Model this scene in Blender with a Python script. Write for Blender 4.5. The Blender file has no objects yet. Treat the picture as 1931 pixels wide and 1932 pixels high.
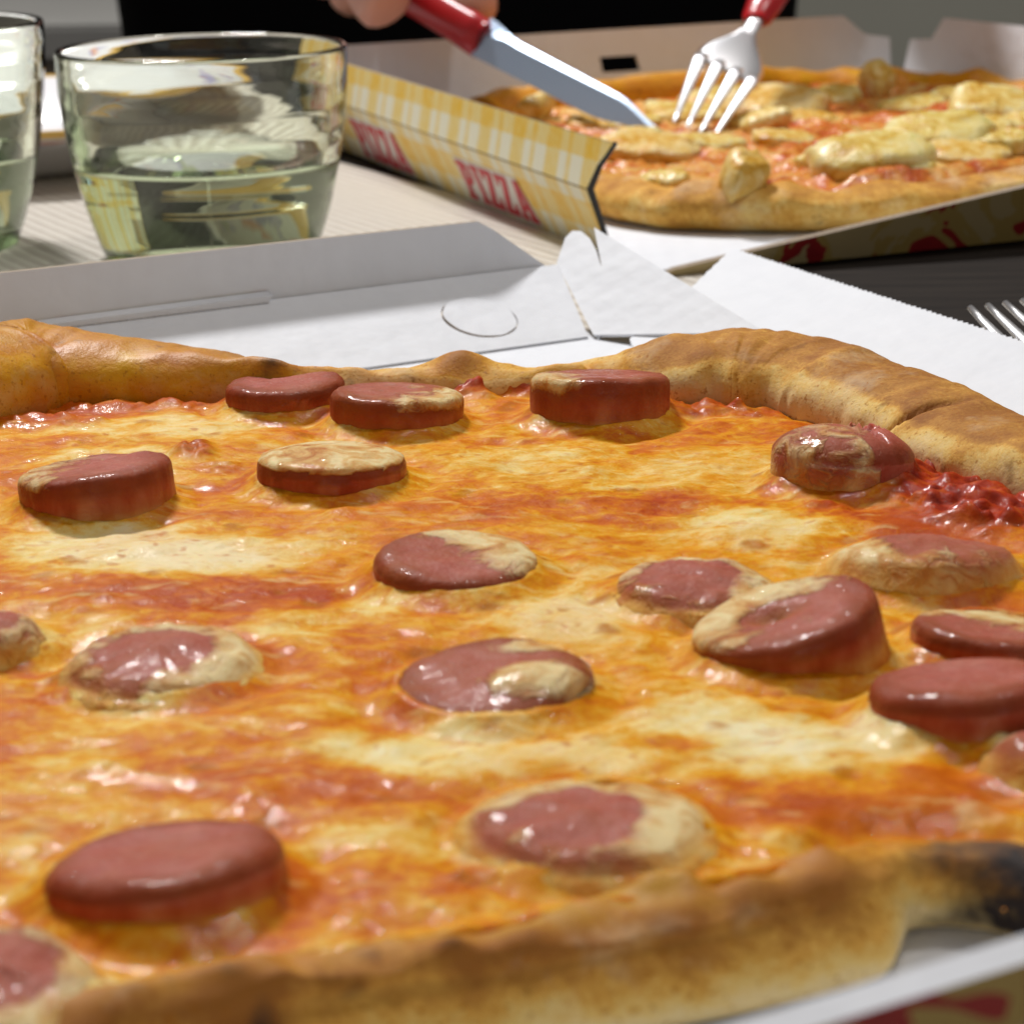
import bpy, bmesh, math, random
import numpy as np
from mathutils import Vector, Matrix
random.seed(4)
R = math.radians
sc = bpy.context.scene
col = sc.collection

# ------------------------------------------------------------------ camera, light, exposure
F_PX, CX, CY, CAM_Z, ROLL = 4600., 965.5, 966., .127, R(1.0)
PITCH = math.atan(1354 / F_PX)
cam_d = bpy.data.cameras.new('camera'); cam = bpy.data.objects.new('camera', cam_d); col.objects.link(cam)
cam.location = (0, 0, CAM_Z); cam.rotation_mode = 'XYZ'
cam.matrix_world = Matrix.Translation((0, 0, CAM_Z)) @ Matrix.Rotation(R(90) - PITCH, 4, 'X') @ Matrix.Rotation(-ROLL, 4, 'Z')
cam_d.sensor_width = 36; cam_d.lens = 36 * F_PX / 1931.5
cam_d.clip_start = .01; cam_d.clip_end = 30
cam_d.dof.use_dof = True; cam_d.dof.focus_distance = .445; cam_d.dof.aperture_fstop = 36
sc.camera = cam
w = bpy.data.worlds.new('World'); sc.world = w; w.use_nodes = True
w.node_tree.nodes['Background'].inputs[0].default_value = (1.0, .94, .89, 1)
w.node_tree.nodes['Background'].inputs[1].default_value = .20

def area(name, loc, target, size, power, color):
    l = bpy.data.lights.new(name, 'AREA'); l.shape = 'DISK'; l.size = size; l.energy = power; l.color = color
    o = bpy.data.objects.new(name, l); col.objects.link(o); o.location = loc
    o.rotation_euler = (Vector(target) - Vector(loc)).to_track_quat('-Z', 'Y').to_euler()
    return o
area('ceiling_lamp', (-.40, 1.45, 1.35), (0, .45, 0), .26, 28.5, (.99, .97, .96))
area('second_ceiling_lamp', (.38, .70, 1.45), (.05, .40, 0), .10, 5.0, (1.0, .95, .90))
sc.view_settings.view_transform = 'Standard'; sc.view_settings.look = 'None'
sc.view_settings.exposure = 0; sc.view_settings.gamma = 1
sc.cycles.use_denoising = True; sc.cycles.denoiser = 'OPENIMAGEDENOISE'
sc.cycles.max_bounces = 14; sc.cycles.transmission_bounces = 14; sc.cycles.diffuse_bounces = 4
sc.cycles.sample_clamp_indirect = 16

# ------------------------------------------------------------------ photo pixel -> place
FW = np.array([0, math.cos(PITCH), -math.sin(PITCH)]); U0 = np.array([0, math.sin(PITCH), math.cos(PITCH)]); CAMP = np.array([0, 0, CAM_Z])
RT = np.array([1., 0, 0]) * math.cos(ROLL) - U0 * math.sin(ROLL); UP = U0 * math.cos(ROLL) + np.array([1., 0, 0]) * math.sin(ROLL)
def ray(px, py): return FW + RT * (px - CX) / F_PX - UP * (py - CY) / F_PX
def at(px, py, z): d = ray(px, py); return CAMP + d * ((z - CAM_Z) / d[2])
def atd(px, py, y): d = ray(px, py); return CAMP + d * (y / d[1])
def pix(x, y, z):
    vz = z - CAM_Z; wd = y * FW[1] + vz * FW[2]
    return CX + F_PX * (x * RT[0] + y * RT[1] + vz * RT[2]) / wd, CY - F_PX * (x * UP[0] + y * UP[1] + vz * UP[2]) / wd
E1 = np.array([.872, .489, 0]); E1 /= np.linalg.norm(E1); E2 = np.array([-E1[1], E1[0], 0])
def sstep(a, b, x): t = np.clip((x - a) / (b - a), 0, 1); return t * t * (3 - 2 * t)

_rng = np.random.RandomState(7); _tab = _rng.rand(256, 256)
def vn(x, y, s=0):
    x = np.asarray(x, float) + s * 17.3; y = np.asarray(y, float) + s * 9.7
    xi = np.floor(x).astype(int); yi = np.floor(y).astype(int); fx = x - xi; fy = y - yi
    fx = fx * fx * (3 - 2 * fx); fy = fy * fy * (3 - 2 * fy)
    g = lambda a, b: _tab[a & 255, b & 255]
    return (g(xi, yi) * (1 - fx) + g(xi + 1, yi) * fx) * (1 - fy) + (g(xi, yi + 1) * (1 - fx) + g(xi + 1, yi + 1) * fx) * fy
def fbm(x, y, s=0, o=4):
    r = 0; a = .5
    for k in range(o): r = r + a * (vn(x * 2**k, y * 2**k, s + k * 3) - .5) * 2; a *= .5
    return r

# ------------------------------------------------------------------ node helpers
class NT:
    def __init__(s, name):
        s.m = bpy.data.materials.new(name); s.m.use_nodes = True; s.t = s.m.node_tree; s.n = s.t.nodes
        s.b = s.n['Principled BSDF']; s.out = s.n['Material Output']
    def node(s, typ, **kw):
        n = s.n.new(typ)
        for k, v in kw.items(): setattr(n, k, v)
        return n
    def set(s, sock, v):
        if hasattr(v, 'is_linked') or isinstance(v, bpy.types.NodeSocket): s.t.links.new(v, sock)
        elif isinstance(v, (tuple, list)) and len(v) == 3 and sock.type == 'RGBA': sock.default_value = (*v, 1)
        else: sock.default_value = v
    def p(s, **kw):
        for k, v in kw.items(): s.set(s.b.inputs[k.replace('_', ' ')], v)
    def co(s, kind='Object', scale=None, rot=None, loc=None):
        c = s.node('ShaderNodeTexCoord').outputs[kind]
        if scale is None and rot is None and loc is None: return c
        m = s.node('ShaderNodeMapping'); s.t.links.new(c, m.inputs[0])
        if rot: m.inputs['Rotation'].default_value = rot
        if loc: m.inputs['Location'].default_value = loc
        if scale: m.inputs['Scale'].default_value = scale
        return m.outputs[0]
    def noise(s, vec, scale, detail=3, rough=.55, dist=0, out='Fac'):
        n = s.node('ShaderNodeTexNoise'); s.t.links.new(vec, n.inputs['Vector'])
        n.inputs['Scale'].default_value = scale; n.inputs['Detail'].default_value = detail
        n.inputs['Roughness'].default_value = rough; n.inputs['Distortion'].default_value = dist
        return n.outputs[out]
    def vor(s, vec, scale, rnd=1, out='Distance', feat='F1'):
        n = s.node('ShaderNodeTexVoronoi', feature=feat); s.t.links.new(vec, n.inputs['Vector'])
        n.inputs['Scale'].default_value = scale; n.inputs['Randomness'].default_value = rnd
        return n.outputs[out]
    def ramp(s, fac, stops, interp='LINEAR'):
        n = s.node('ShaderNodeValToRGB'); s.set(n.inputs[0], fac); cr = n.color_ramp; cr.interpolation = interp
        while len(cr.elements) < len(stops): cr.elements.new(.5)
        for e, (p, c) in zip(cr.elements, stops):
            e.position = p; e.color = (*c, 1) if isinstance(c, tuple) else (c, c, c, 1)
        return n.outputs[0]
    def math(s, op, a, b=0., c=None, clamp=False):
        n = s.node('ShaderNodeMath', operation=op, use_clamp=clamp); s.set(n.inputs[0], a); s.set(n.inputs[1], b)
        if c is not None: s.set(n.inputs[2], c)
        return n.outputs[0]
    def mix(s, fac, a, b, mode='MIX'):
        n = s.node('ShaderNodeMix', data_type='RGBA', blend_type=mode)
        s.set(n.inputs[0], fac); s.set(n.inputs[6], a); s.set(n.inputs[7], b); return n.outputs[2]
    def hsv(s, c, sat, val):
        n = s.node('ShaderNodeHueSaturation'); s.set(n.inputs['Color'], c); n.inputs['Saturation'].default_value = sat; n.inputs['Value'].default_value = val; return n.outputs[0]
    def attr(s, name): return s.node('ShaderNodeAttribute', attribute_name=name).outputs['Fac']
    def bump(s, h, dist, strength=1., normal=None):
        n = s.node('ShaderNodeBump'); s.set(n.inputs['Height'], h); n.inputs['Distance'].default_value = dist
        n.inputs['Strength'].default_value = strength
        if normal is not None: s.t.links.new(normal, n.inputs['Normal'])
        return n.outputs[0]

def simple(name, c, rough=.5, metal=0., bump=None, var=.0, vscale=200, **kw):
    m = NT(name); m.p(Roughness=rough, Metallic=metal, **kw)
    if var:
        f = m.noise(m.co(), vscale, 4)
        m.p(Base_Color=m.mix(f, tuple(v * (1 - var) for v in c), tuple(min(1, v * (1 + var)) for v in c)))
    else: m.p(Base_Color=c)
    if bump: m.p(Normal=m.bump(m.noise(m.co(), bump[0], 3), bump[1]))
    return m.m

def m_cheese():
    m = NT('cheese'); ang = math.atan2(E1[1], E1[0])
    v0 = m.co(rot=(0, 0, -ang + .15)); vs = m.co(rot=(0, 0, -ang + .15), scale=(.85, 1, 1))
    a = m.noise(vs, 52, 5, .66, 1.0); b = m.noise(vs, 230, 5, .66, .8); c = m.noise(v0, 700, 3, .6)
    t = m.math('ADD', m.math('MULTIPLY', a, .52), m.math('MULTIPLY', b, .33))
    t = m.math('ADD', t, m.math('MULTIPLY', c, .10)); t = m.math('ADD', m.math('SUBTRACT', t, .035), m.math('MULTIPLY', m.math('SUBTRACT', m.noise(vs, 1500, 3, .7), .5), .07))
    t = m.math('ADD', m.math('MULTIPLY', m.math('SUBTRACT', t, .5), 1.10), .562); t = m.math('ADD', t, m.attr('tint'))
    base = m.ramp(t, [(.32, (.43, .060, .008)), (.43, (.60, .150, .012)), (.50, (.70, .28, .026)), (.565, (.78, .44, .085)), (.64, (.84, .64, .25)), (.78, (.89, .80, .50))])
    # hue wander between orange oil and paler curd
    base = m.mix(m.ramp(m.noise(v0, 26, 3), [(.45, 0.), (.7, .35)]), base, (.74, .26, .012))
    # small toasted spots
    sv = m.node('ShaderNodeVectorMath', operation='ADD'); m.t.links.new(vs, sv.inputs[0])
    nz = m.node('ShaderNodeVectorMath', operation='SCALE'); m.t.links.new(m.noise(v0, 160, 2, out='Color'), nz.inputs[0]); nz.inputs['Scale'].default_value = .006
    m.t.links.new(nz.outputs[0], sv.inputs[1])
    sp = m.vor(sv.outputs[0], 105); gate = m.ramp(m.noise(v0, 75, 2), [(.40, 0.), (.50, 1.)])
    spot = m.math('MULTIPLY', m.ramp(sp, [(.12, 1.), (.25, 0.)]), gate)
    base = m.mix(m.math('MULTIPLY', spot, .72), base, (.42, .13, .010))
    sp2 = m.vor(sv.outputs[0], 260); spot2 = m.math('MULTIPLY', m.ramp(sp2, [(.12, 1.), (.25, 0.)]), m.ramp(m.noise(v0, 60, 2), [(.42, 0.), (.54, 1.)]))
    base = m.mix(m.math('MULTIPLY', spot2, .6), base, (.50, .13, .02))
    vst = m.co(rot=(0, 0, -ang + .15), scale=(.5, 1, 1)); stk = m.noise(vst, 330, 4, .65, .6)
    base = m.mix(m.ramp(stk, [(.55, 0.), (.70, .45)]), base, (.60, .15, .012))
    base = m.mix(m.ramp(m.noise(vst, 240, 3, .6, .5), [(.56, 0.), (.72, .4)]), base, (.88, .72, .34))
    red = m.attr('sauce')
    rn = m.math('MULTIPLY', red, m.ramp(b, [(.25, .55), (.55, 1.)]), clamp=True)
    rc = m.ramp(m.noise(v0, 380, 4), [(.3, (.24, .018, .008)), (.55, (.42, .045, .014)), (.75, (.56, .13, .03))])
    base = m.mix(rn, base, rc)
    base = m.hsv(base, 1.06, .95)
    m.p(Base_Color=base, Roughness=m.ramp(m.noise(v0, 120, 3), [(.3, .40), (.7, .60)]), Subsurface_Weight=.22, Subsurface_Radius=(.006, .003, .0012), Subsurface_Scale=.5,
        Specular_IOR_Level=.12, Coat_Weight=m.ramp(m.noise(v0, 110, 3), [(.48, .03), (.66, .42)]), Coat_Roughness=.06)
    h = m.math('ADD', m.math('MULTIPLY', b, 1.), m.math('MULTIPLY', c, .35))
    h = m.math('SUBTRACT', h, m.math('MULTIPLY', spot, .45))
    nb = m.bump(h, .00045, .55)
    nb2 = m.bump(m.noise(v0, 1300, 2), .00012, .7, nb)
    m.p(Normal=nb2, Coat_Normal=nb2)
    return m.m

def m_crust():
    m = NT('crust'); v = m.co()
    big = m.noise(v, 55, 4, .6); mid = m.noise(v, 260, 4, .6); fine = m.noise(v, 1300, 3, .65)
    tt = m.math('ADD', m.attr('toast'), m.math('MULTIPLY', m.math('SUBTRACT', big, .5), .9))
    tt = m.math('ADD', tt, m.math('MULTIPLY', m.math('SUBTRACT', mid, .5), .5)); tt = m.math('ADD', tt, m.math('MULTIPLY', m.math('SUBTRACT', fine, .5), .5))
    c = m.ramp(tt, [(.05, (.84, .68, .40)), (.28, (.81, .60, .28)), (.46, (.70, .43, .175)), (.64, (.50, .275, .115)), (.92, (.32, .150, .065))])
    gold = m.attr('oil'); c = m.mix(m.math('MULTIPLY', gold, m.ramp(mid, [(.2, .6), (.6, 1.)]), clamp=True), c, m.ramp(big, [(.35, (.50, .15, .014)), (.5, (.66, .28, .025)), (.65, (.76, .44, .07))]))
    c = m.mix(m.math('MULTIPLY', m.ramp(m.noise(v, 46, 4, .65), [(.54, 0.), (.70, .35)]), m.math('SUBTRACT', 1., gold), clamp=True), c, (.84, .74, .56))
    dots = m.ramp(m.noise(v, 950, 2, .6), [(.60, 0.), (.70, .6)]); c = m.mix(dots, c, (.36, .15, .05))
    bs = m.math('MULTIPLY', m.ramp(m.noise(v, 150, 3, .6), [(.62, 0.), (.72, 1.)]), .55)
    c = m.mix(bs, c, (.17, .07, .025))
    c = m.hsv(c, 1.22, .93)
    burn = m.ramp(m.math('ADD', m.attr('burn'), m.math('MULTIPLY', m.math('SUBTRACT', m.noise(v, 190, 4, .65), .5), .9)), [(.25, 0.), (.75, 1.)])
    burn = m.math('MULTIPLY', burn, m.ramp(m.attr('burn'), [(.02, 0.), (.2, 1.)]))
    c = m.mix(burn, c, (.022, .014, .012))
    m.p(Base_Color=c, Roughness=m.math('SUBTRACT', .78, m.math('MULTIPLY', gold, .4)), Subsurface_Weight=.12, Subsurface_Radius=(.004, .002, .001), Subsurface_Scale=.4, Specular_IOR_Level=.35)
    m.p(Normal=m.bump(fine, .00016, .7, m.bump(mid, .0005, .5)))
    return m.m

def m_meat():
    m = NT('sausage_meat'); v = m.co()
    big = m.noise(v, 150, 3); mid = m.noise(v, 500, 3); fine = m.noise(v, 2200, 3)
    top = m.ramp(big, [(.3, (.35, .078, .055)), (.55, (.42, .122, .094)), (.75, (.49, .178, .142))])
    side = m.ramp(m.noise(m.co(scale=(1, 1, .35)), 260, 3), [(.3, (.30, .032, .010)), (.5, (.40, .072, .028)), (.72, (.50, .150, .075))])
    top = m.mix(m.ramp(m.noise(v, 1100, 2), [(.58, 0.), (.70, .4)]), top, (.58, .28, .22)); top = m.mix(m.ramp(m.noise(v, 800, 2), [(.30, .5), (.40, 0.)]), top, (.30, .06, .04))
    c = m.mix(m.attr('side'), top, side); c = m.mix(m.math('MULTIPLY', m.attr('rim'), m.ramp(m.noise(v, 190, 3), [(.3, .55), (.6, 1.)])), c, (.25, .045, .014))
    toast = m.math('MULTIPLY', m.attr('toast'), m.ramp(mid, [(.3, .4), (.6, 1.)]), clamp=True)
    c = m.mix(toast, c, (.34, .105, .022))
    fa = m.math('ADD', m.attr('film'), m.math('MULTIPLY', m.math('SUBTRACT', m.noise(v, 210, 4, .6, .8), .5), .9))
    film = m.ramp(fa, [(.47, 0.), (.62, .62), (.80, .95)])
    fc = m.ramp(m.noise(v, 170, 4, .6, 1.), [(.34, (.46, .16, .030)), (.47, (.64, .38, .12)), (.62, (.78, .63, .32))])
    c = m.mix(film, c, fc)
    sk = m.attr('skirt')
    c = m.mix(sk, c, m.ramp(m.noise(v, 260, 4), [(.3, (.58, .20, .022)), (.5, (.72, .38, .065)), (.7, (.82, .58, .18))]))
    m.p(Base_Color=c, Roughness=m.ramp(mid, [(.3, .45), (.7, .62)]), Subsurface_Weight=.25, Subsurface_Radius=(.006, .002, .0015), Subsurface_Scale=.45,
        Coat_Weight=m.ramp(m.noise(v, 260, 3), [(.46, .05), (.64, .50)]), Coat_Roughness=.05, Specular_IOR_Level=.12)
    nb = m.bump(mid, .00035, .5, m.bump(film, .0009, .8)); nb2 = m.bump(m.noise(v, 1300, 3, .6), .00022, .8, nb)
    m.p(Normal=nb2, Coat_Normal=m.bump(m.noise(v, 900, 2), .00022, .7, m.bump(mid, .0004, .5)))
    return m.m

def m_card():
    m = NT('white_cardboard'); v = m.co()
    f = m.noise(v, 90, 5, .6); g = m.noise(v, 900, 3, .7)
    m.p(Base_Color=m.mix(f, (.68, .70, .74), (.765, .785, .825)), Roughness=.62, Specular_IOR_Level=.35)
    wv = m.node('ShaderNodeTexWave', wave_type='BANDS', bands_direction='X'); m.t.links.new(v, wv.inputs[0]); wv.inputs['Scale'].default_value = 48; wv.inputs['Distortion'].default_value = .4
    m.p(Normal=m.bump(g, .0001, .4, m.bump(wv.outputs['Fac'], .00012, .5, m.bump(m.noise(v, 55, 3), .0022, .45))))
    return m.m
def m_edge():
    m = NT('cardboard_edge'); v = m.co()
    m.p(Base_Color=m.mix(m.noise(v, 900, 2), (.30, .22, .15), (.52, .44, .35)), Roughness=.9); return m.m
def m_print():
    # yellow gingham on cream, printed along the panel's own width and height (UV in metres)
    m = NT('gingham_print'); uv = m.co()
    sx = m.node('ShaderNodeSeparateXYZ'); m.t.links.new(uv, sx.inputs[0])
    def band(o, per, lo, hi):
        f = m.math('FRACT', m.math('DIVIDE', o, per)); return m.math('MULTIPLY', m.math('GREATER_THAN', f, lo), m.math('LESS_THAN', f, hi))
    bx = m.math('ADD', m.math('MULTIPLY', band(sx.outputs[0], .027, .05, .42), .50), m.math('MULTIPLY', band(sx.outputs[0], .027, .62, .74), .40))
    by = m.math('ADD', m.math('MULTIPLY', band(sx.outputs[1], .027, .30, .66), .50), m.math('MULTIPLY', band(sx.outputs[1], .027, .82, .93), .35))
    k = m.math('ADD', bx, by)
    k = m.math('MULTIPLY', k, m.ramp(m.noise(uv, 300, 4, .7), [(.25, .45), (.7, .95)]))
    c = m.ramp(k, [(0., (.93, .89, .70)), (.35, (.92, .72, .28)), (.85, (.92, .56, .04))])
    m.p(Base_Color=c, Roughness=.5); return m.m
def m_printdark():
    m = NT('box_outer_print'); uv = m.co()  # outer print dimmed: some of the walls' shade is put into its colours
    n = m.noise(uv, 38, 3, .6, .6); c = m.ramp(n, [(.36, (.50, .40, .20)), (.5, (.46, .33, .10)), (.57, (.36, .018, .02)), (.62, (.32, .015, .02)), (.66, (.50, .40, .20))], 'CONSTANT')
    m.p(Base_Color=c, Roughness=.5); return m.m
def m_runner():
    m = NT('striped_runner'); ang = math.atan2(E2[1], E2[0]); v = m.co(rot=(0, 0, -ang))
    wv = m.node('ShaderNodeTexWave', wave_type='BANDS', bands_direction='Y'); m.t.links.new(v, wv.inputs[0]); wv.inputs['Scale'].default_value = 68; wv.inputs['Distortion'].default_value = 1.2; wv.inputs['Detail'].default_value = 2; wv.inputs['Detail Scale'].default_value = .6
    n = m.noise(m.co(rot=(0, 0, -ang), scale=(.08, 1, 1)), 420, 3)
    c = m.mix(wv.outputs['Fac'], (.36, .31, .25), (.66, .62, .55)); c = m.mix(m.math('MULTIPLY', n, .6), c, (.70, .66, .60))
    m.p(Base_Color=c, Roughness=.42, Normal=m.bump(wv.outputs['Fac'], .0006, .7)); return m.m
def m_table():
    m = NT('dark_table'); ang = math.atan2(E2[1], E2[0]); v = m.co(rot=(0, 0, -ang), scale=(.06, 1, 1))
    n = m.noise(v, 330, 4, .6); c = m.ramp(n, [(.3, (.009, .007, .006)), (.7, (.026, .020, .016))])
    m.p(Base_Color=c, Roughness=.75, Specular_IOR_Level=.12, Normal=m.bump(n, .0004, .5)); return m.m
def m_glass():
    m = NT('green_tinted_glass'); m.p(Base_Color=(.985, .995, .97), Roughness=0., Transmission_Weight=1., IOR=1.48)
    va = m.node('ShaderNodeVolumeAbsorption'); va.inputs['Color'].default_value = (.60, .90, .38, 1); va.inputs['Density'].default_value = 25
    m.t.links.new(va.outputs[0], m.out.inputs['Volume']); return m.m
def m_water():
    m = NT('water'); m.p(Base_Color=(1, 1, 1), Roughness=0., Transmission_Weight=1., IOR=1.33)
    va = m.node('ShaderNodeVolumeAbsorption'); va.inputs['Color'].default_value = (.72, .92, .55, 1); va.inputs['Density'].default_value = 7
    m.t.links.new(va.outputs[0], m.out.inputs['Volume']); return m.m
def m_plate():
    m = NT('decorated_plate'); v = m.co(); sx = m.node('ShaderNodeSeparateXYZ'); m.t.links.new(v, sx.inputs[0])
    r = m.math('SQRT', m.math('ADD', m.math('POWER', sx.outputs[0], 2.), m.math('POWER', sx.outputs[1], 2.)))
    edge = m.math('GREATER_THAN', r, .0865)
    ring = m.math('MULTIPLY', m.math('GREATER_THAN', r, .066), m.math('LESS_THAN', r, .081))
    fl = m.math('MULTIPLY', ring, m.ramp(m.noise(v, 75, 2), [(.5, 0.), (.55, 1.)]))
    fc = m.ramp(m.noise(v, 60, 1), [(.4, (.70, .30, .16)), (.47, (.30, .28, .55)), (.56, (.50, .45, .70)), (.62, (.45, .50, .20))], 'CONSTANT')
    c = m.mix(m.math('MULTIPLY', fl, .75), (.80, .80, .82), fc); c = m.mix(edge, c, (.72, .46, .12))
    m.p(Base_Color=c, Roughness=.15); return m.m
def m_topping2():
    m = NT('tomato_topping'); v = m.co(); n = m.noise(v, 60, 4, .6, .8); f = m.noise(v, 300, 3)
    c = m.ramp(m.math('ADD', m.math('MULTIPLY', n, .75), m.math('MULTIPLY', f, .25)), [(.34, (.40, .040, .008)), (.44, (.58, .13, .014)), (.52, (.70, .27, .035)), (.62, (.80, .54, .18))])
    m.p(Base_Color=c, Roughness=.33, Coat_Weight=.3, Coat_Roughness=.15, Subsurface_Weight=.15, Subsurface_Radius=(.005, .002, .001), Subsurface_Scale=.5, Normal=m.bump(f, .0012, .8)); return m.m
def m_potato():
    m = NT('pale_artichoke'); v = m.co(); n = m.noise(v, 120, 4, .6, .8)
    c = m.ramp(n, [(.28, (.40, .16, .025)), (.40, (.62, .38, .09)), (.52, (.76, .60, .25)), (.64, (.80, .70, .40)), (.76, (.52, .46, .13))])
    oi = m.node('ShaderNodeObjectInfo').outputs['Random']; c = m.mix(m.ramp(oi, [(.4, 0.), (1., .28)]), c, (.52, .44, .09)); c = m.mix(m.ramp(oi, [(.0, .4), (.3, 0.)]), c, (.60, .28, .05))
    m.p(Coat_Weight=.15, Coat_Roughness=.2); m.p(Base_Color=m.hsv(c, 1.12, 1.), Roughness=.45, Subsurface_Weight=.2, Subsurface_Radius=(.004, .003, .001), Subsurface_Scale=.5, Normal=m.bump(m.noise(v, 420, 3), .0009, .7)); return m.m

M = dict(cheese=m_cheese(), crust=m_crust(), meat=m_meat(), card=m_card(), edge=m_edge(), gingham=m_print(), outer=m_printdark(), runner=m_runner(), table=m_table(),
         glass=m_glass(), water=m_water(), plate=m_plate(), top2=m_topping2(), art=m_potato(),
         red_ink=simple('red_ink', (.62, .028, .05), .5), white_ink=simple('white_ink', (.80, .76, .72), .5), dark_ink=simple('dark_line', (.03, .028, .025), .7),
         steel=simple('steel', (.86, .87, .90), .40, 1., bump=(900, .00003)), blade=simple('blade_steel', (.62, .77, .98), .40, 1.), red_plastic=simple('red_plastic', (.40, .010, .014), .28, var=.1, vscale=80),  # blade: the bluish reflection on it is painted into the metal colour
         skin=simple('skin', (.60, .31, .235), .5, var=.12, vscale=90, bump=(700, .0003), Subsurface_Weight=.15, Subsurface_Radius=(.008, .003, .0015), Subsurface_Scale=.5),
         shirt=simple('black_cloth', (.004, .004, .005), .95, Specular_IOR_Level=.1), wall=simple('plaster', (.36, .36, .31), .85, var=.05, vscale=6),
         beige=simple('beige_front', (.40, .35, .30), .6, var=.06, vscale=9), grey=simple('grey_top', (.27, .265, .25), .45, var=.1, vscale=12),
         floor=simple('floor_tiles', (.30, .26, .22), .5, var=.1, vscale=5), black=simple('black_shadow_gap', (.01, .01, .01), .9))

# ------------------------------------------------------------------ object helpers
def tag(o, label=None, cat=None, group=None, kind=None):
    for k, v in (('label', label), ('category', cat), ('group', group), ('kind', kind)):
        if v: o[k] = v
    return o
def empty(name, loc=(0, 0, 0), rz=0):
    o = bpy.data.objects.new(name, None); col.objects.link(o); o.location = loc; o.rotation_euler = (0, 0, rz); o.empty_display_size = .02; return o
def link(name, me, mats, parent=None, smooth=True):
    o = bpy.data.objects.new(name, me); col.objects.link(o)
    for m in (mats if isinstance(mats, (list, tuple)) else [mats]):
        if m.name not in [x.name for x in me.materials if x]: me.materials.append(m)
    if smooth: me.polygons.foreach_set('use_smooth', [True] * len(me.polygons))
    if parent:
        o.parent = parent
        bpy.context.view_layer.update() if False else None
    return o
def mesh(name, v, f):
    me = bpy.data.meshes.new(name); me.from_pydata([tuple(map(float, p)) for p in v], [], f); me.update(); return me
def setattr_f(me, name, arr):
    a = me.attributes.new(name, 'FLOAT', 'POINT'); a.data.foreach_set('value', np.asarray(arr, np.float32).ravel())
def gridfaces(nu, nv, closed_u=False, closed_v=False):
    f = []
    for i in range(nu if closed_u else nu - 1):
        i2 = (i + 1) % nu
        for j in range(nv if closed_v else nv - 1):
            j2 = (j + 1) % nv
            f.append((i * nv + j, i2 * nv + j, i2 * nv + j2, i * nv + j2))
    return f
def lathe(name, prof, n=96, wob=None):
    v = []; k = len(prof)
    for i in range(n):
        a = 2 * math.pi * i / n
        for j, (r, z) in enumerate(prof):
            rr, zz = (r, z) if wob is None else wob(a, r, z, j)
            v.append((rr * math.cos(a), rr * math.sin(a), zz))
    return mesh(name, v, gridfaces(n, k, True, True))
def curve_mesh(name, loops, t, res_off=0.):
    cu = bpy.data.curves.new(name, 'CURVE'); cu.dimensions = '2D'; cu.fill_mode = 'BOTH'; cu.extrude = t / 2; cu.offset = res_off
    for lp in loops:
        sp = cu.splines.new('POLY'); sp.points.add(len(lp) - 1)
        for p, q in zip(sp.points, lp): p.co = (q[0], q[1], 0, 1)
        sp.use_cyclic_u = True
    o = bpy.data.objects.new(name, cu); col.objects.link(o)
    dg = bpy.context.evaluated_depsgraph_get(); dg.update()
    me = bpy.data.meshes.new_from_object(o.evaluated_get(dg)); me.name = name
    bpy.data.objects.remove(o); bpy.data.curves.remove(cu); me.materials.clear(); return me
def frame(o, ux, uy):
    ux = Vector(ux).normalized(); uy = Vector(uy); n = ux.cross(uy).normalized(); uy = n.cross(ux)
    m = Matrix((ux, uy, n)).transposed().to_4x4(); m.translation = Vector(o); return m
def panel(name, loops, o, ux, uy, parent, t=.0014, front='card', back='outer', side='edge', sub=None):
    """a cardboard panel: loops drawn in its own plane (metres); front face looks along ux x uy"""
    me = curve_mesh(name, loops, t)
    for m in (front, back, side): me.materials.append(M[m])
    for p in me.polygons: p.material_index = 0 if p.normal.z > .7 else 1 if p.normal.z < -.7 else 2
    ob = bpy.data.objects.new(name, me); col.objects.link(ob)
    mt = frame(o, ux, uy); pm = Matrix.Translation(parent.location)
    if sub: pm = pm @ sub.matrix_basis
    ob.parent = sub or parent; ob.matrix_basis = pm.inverted() @ mt
    return ob
def teeth(a, b, pitch, amp):
    a = np.array(a, float); b = np.array(b, float); L = np.linalg.norm(b - a); n = max(2, int(L / pitch)); d = (b - a) / L; nn = np.array([d[1], -d[0]]); r = []
    for i in range(n):
        r.append(a + d * L * (i + .0) / n); r.append(a + d * L * (i + .5) / n + nn * amp * random.uniform(.7, 1.3))
    return [tuple(x) for x in r]
def tube(pts, rad, n=16, cap=True, flat=None):
    """swept round bar with changing radius; returns verts, faces"""
    P = [Vector(p) for p in pts]; v = []; f = []
    up0 = Vector((0, 0, 1))
    for i, p in enumerate(P):
        d = (P[min(i + 1, len(P) - 1)] - P[max(i - 1, 0)]).normalized()
        u = d.cross(up0 if abs(d.z) < .95 else Vector((1, 0, 0))).normalized(); q = u.cross(d)
        ra, rb = rad[i] if isinstance(rad[i], tuple) else (rad[i], rad[i])
        for k in range(n):
            a = 2 * math.pi * k / n; v.append(p + u * math.cos(a) * ra + q * math.sin(a) * rb)
    f = gridfaces(len(P), n, False, True)
    if cap: f.append(tuple(range(n))[::-1]); f.append(tuple((len(P) - 1) * n + k for k in range(n)))
    return v, f
def boxmesh(name, lo, hi, bev=.004):
    bm = bmesh.new(); bmesh.ops.create_cube(bm, size=1)
    for v in bm.verts: v.co = Vector([(lo[i] + hi[i]) / 2 + v.co[i] * (hi[i] - lo[i]) for i in range(3)])
    if bev: bmesh.ops.bevel(bm, geom=bm.edges[:], offset=bev, segments=2, affect='EDGES')
    me = bpy.data.meshes.new(name); bm.to_mesh(me); bm.free(); return me

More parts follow.
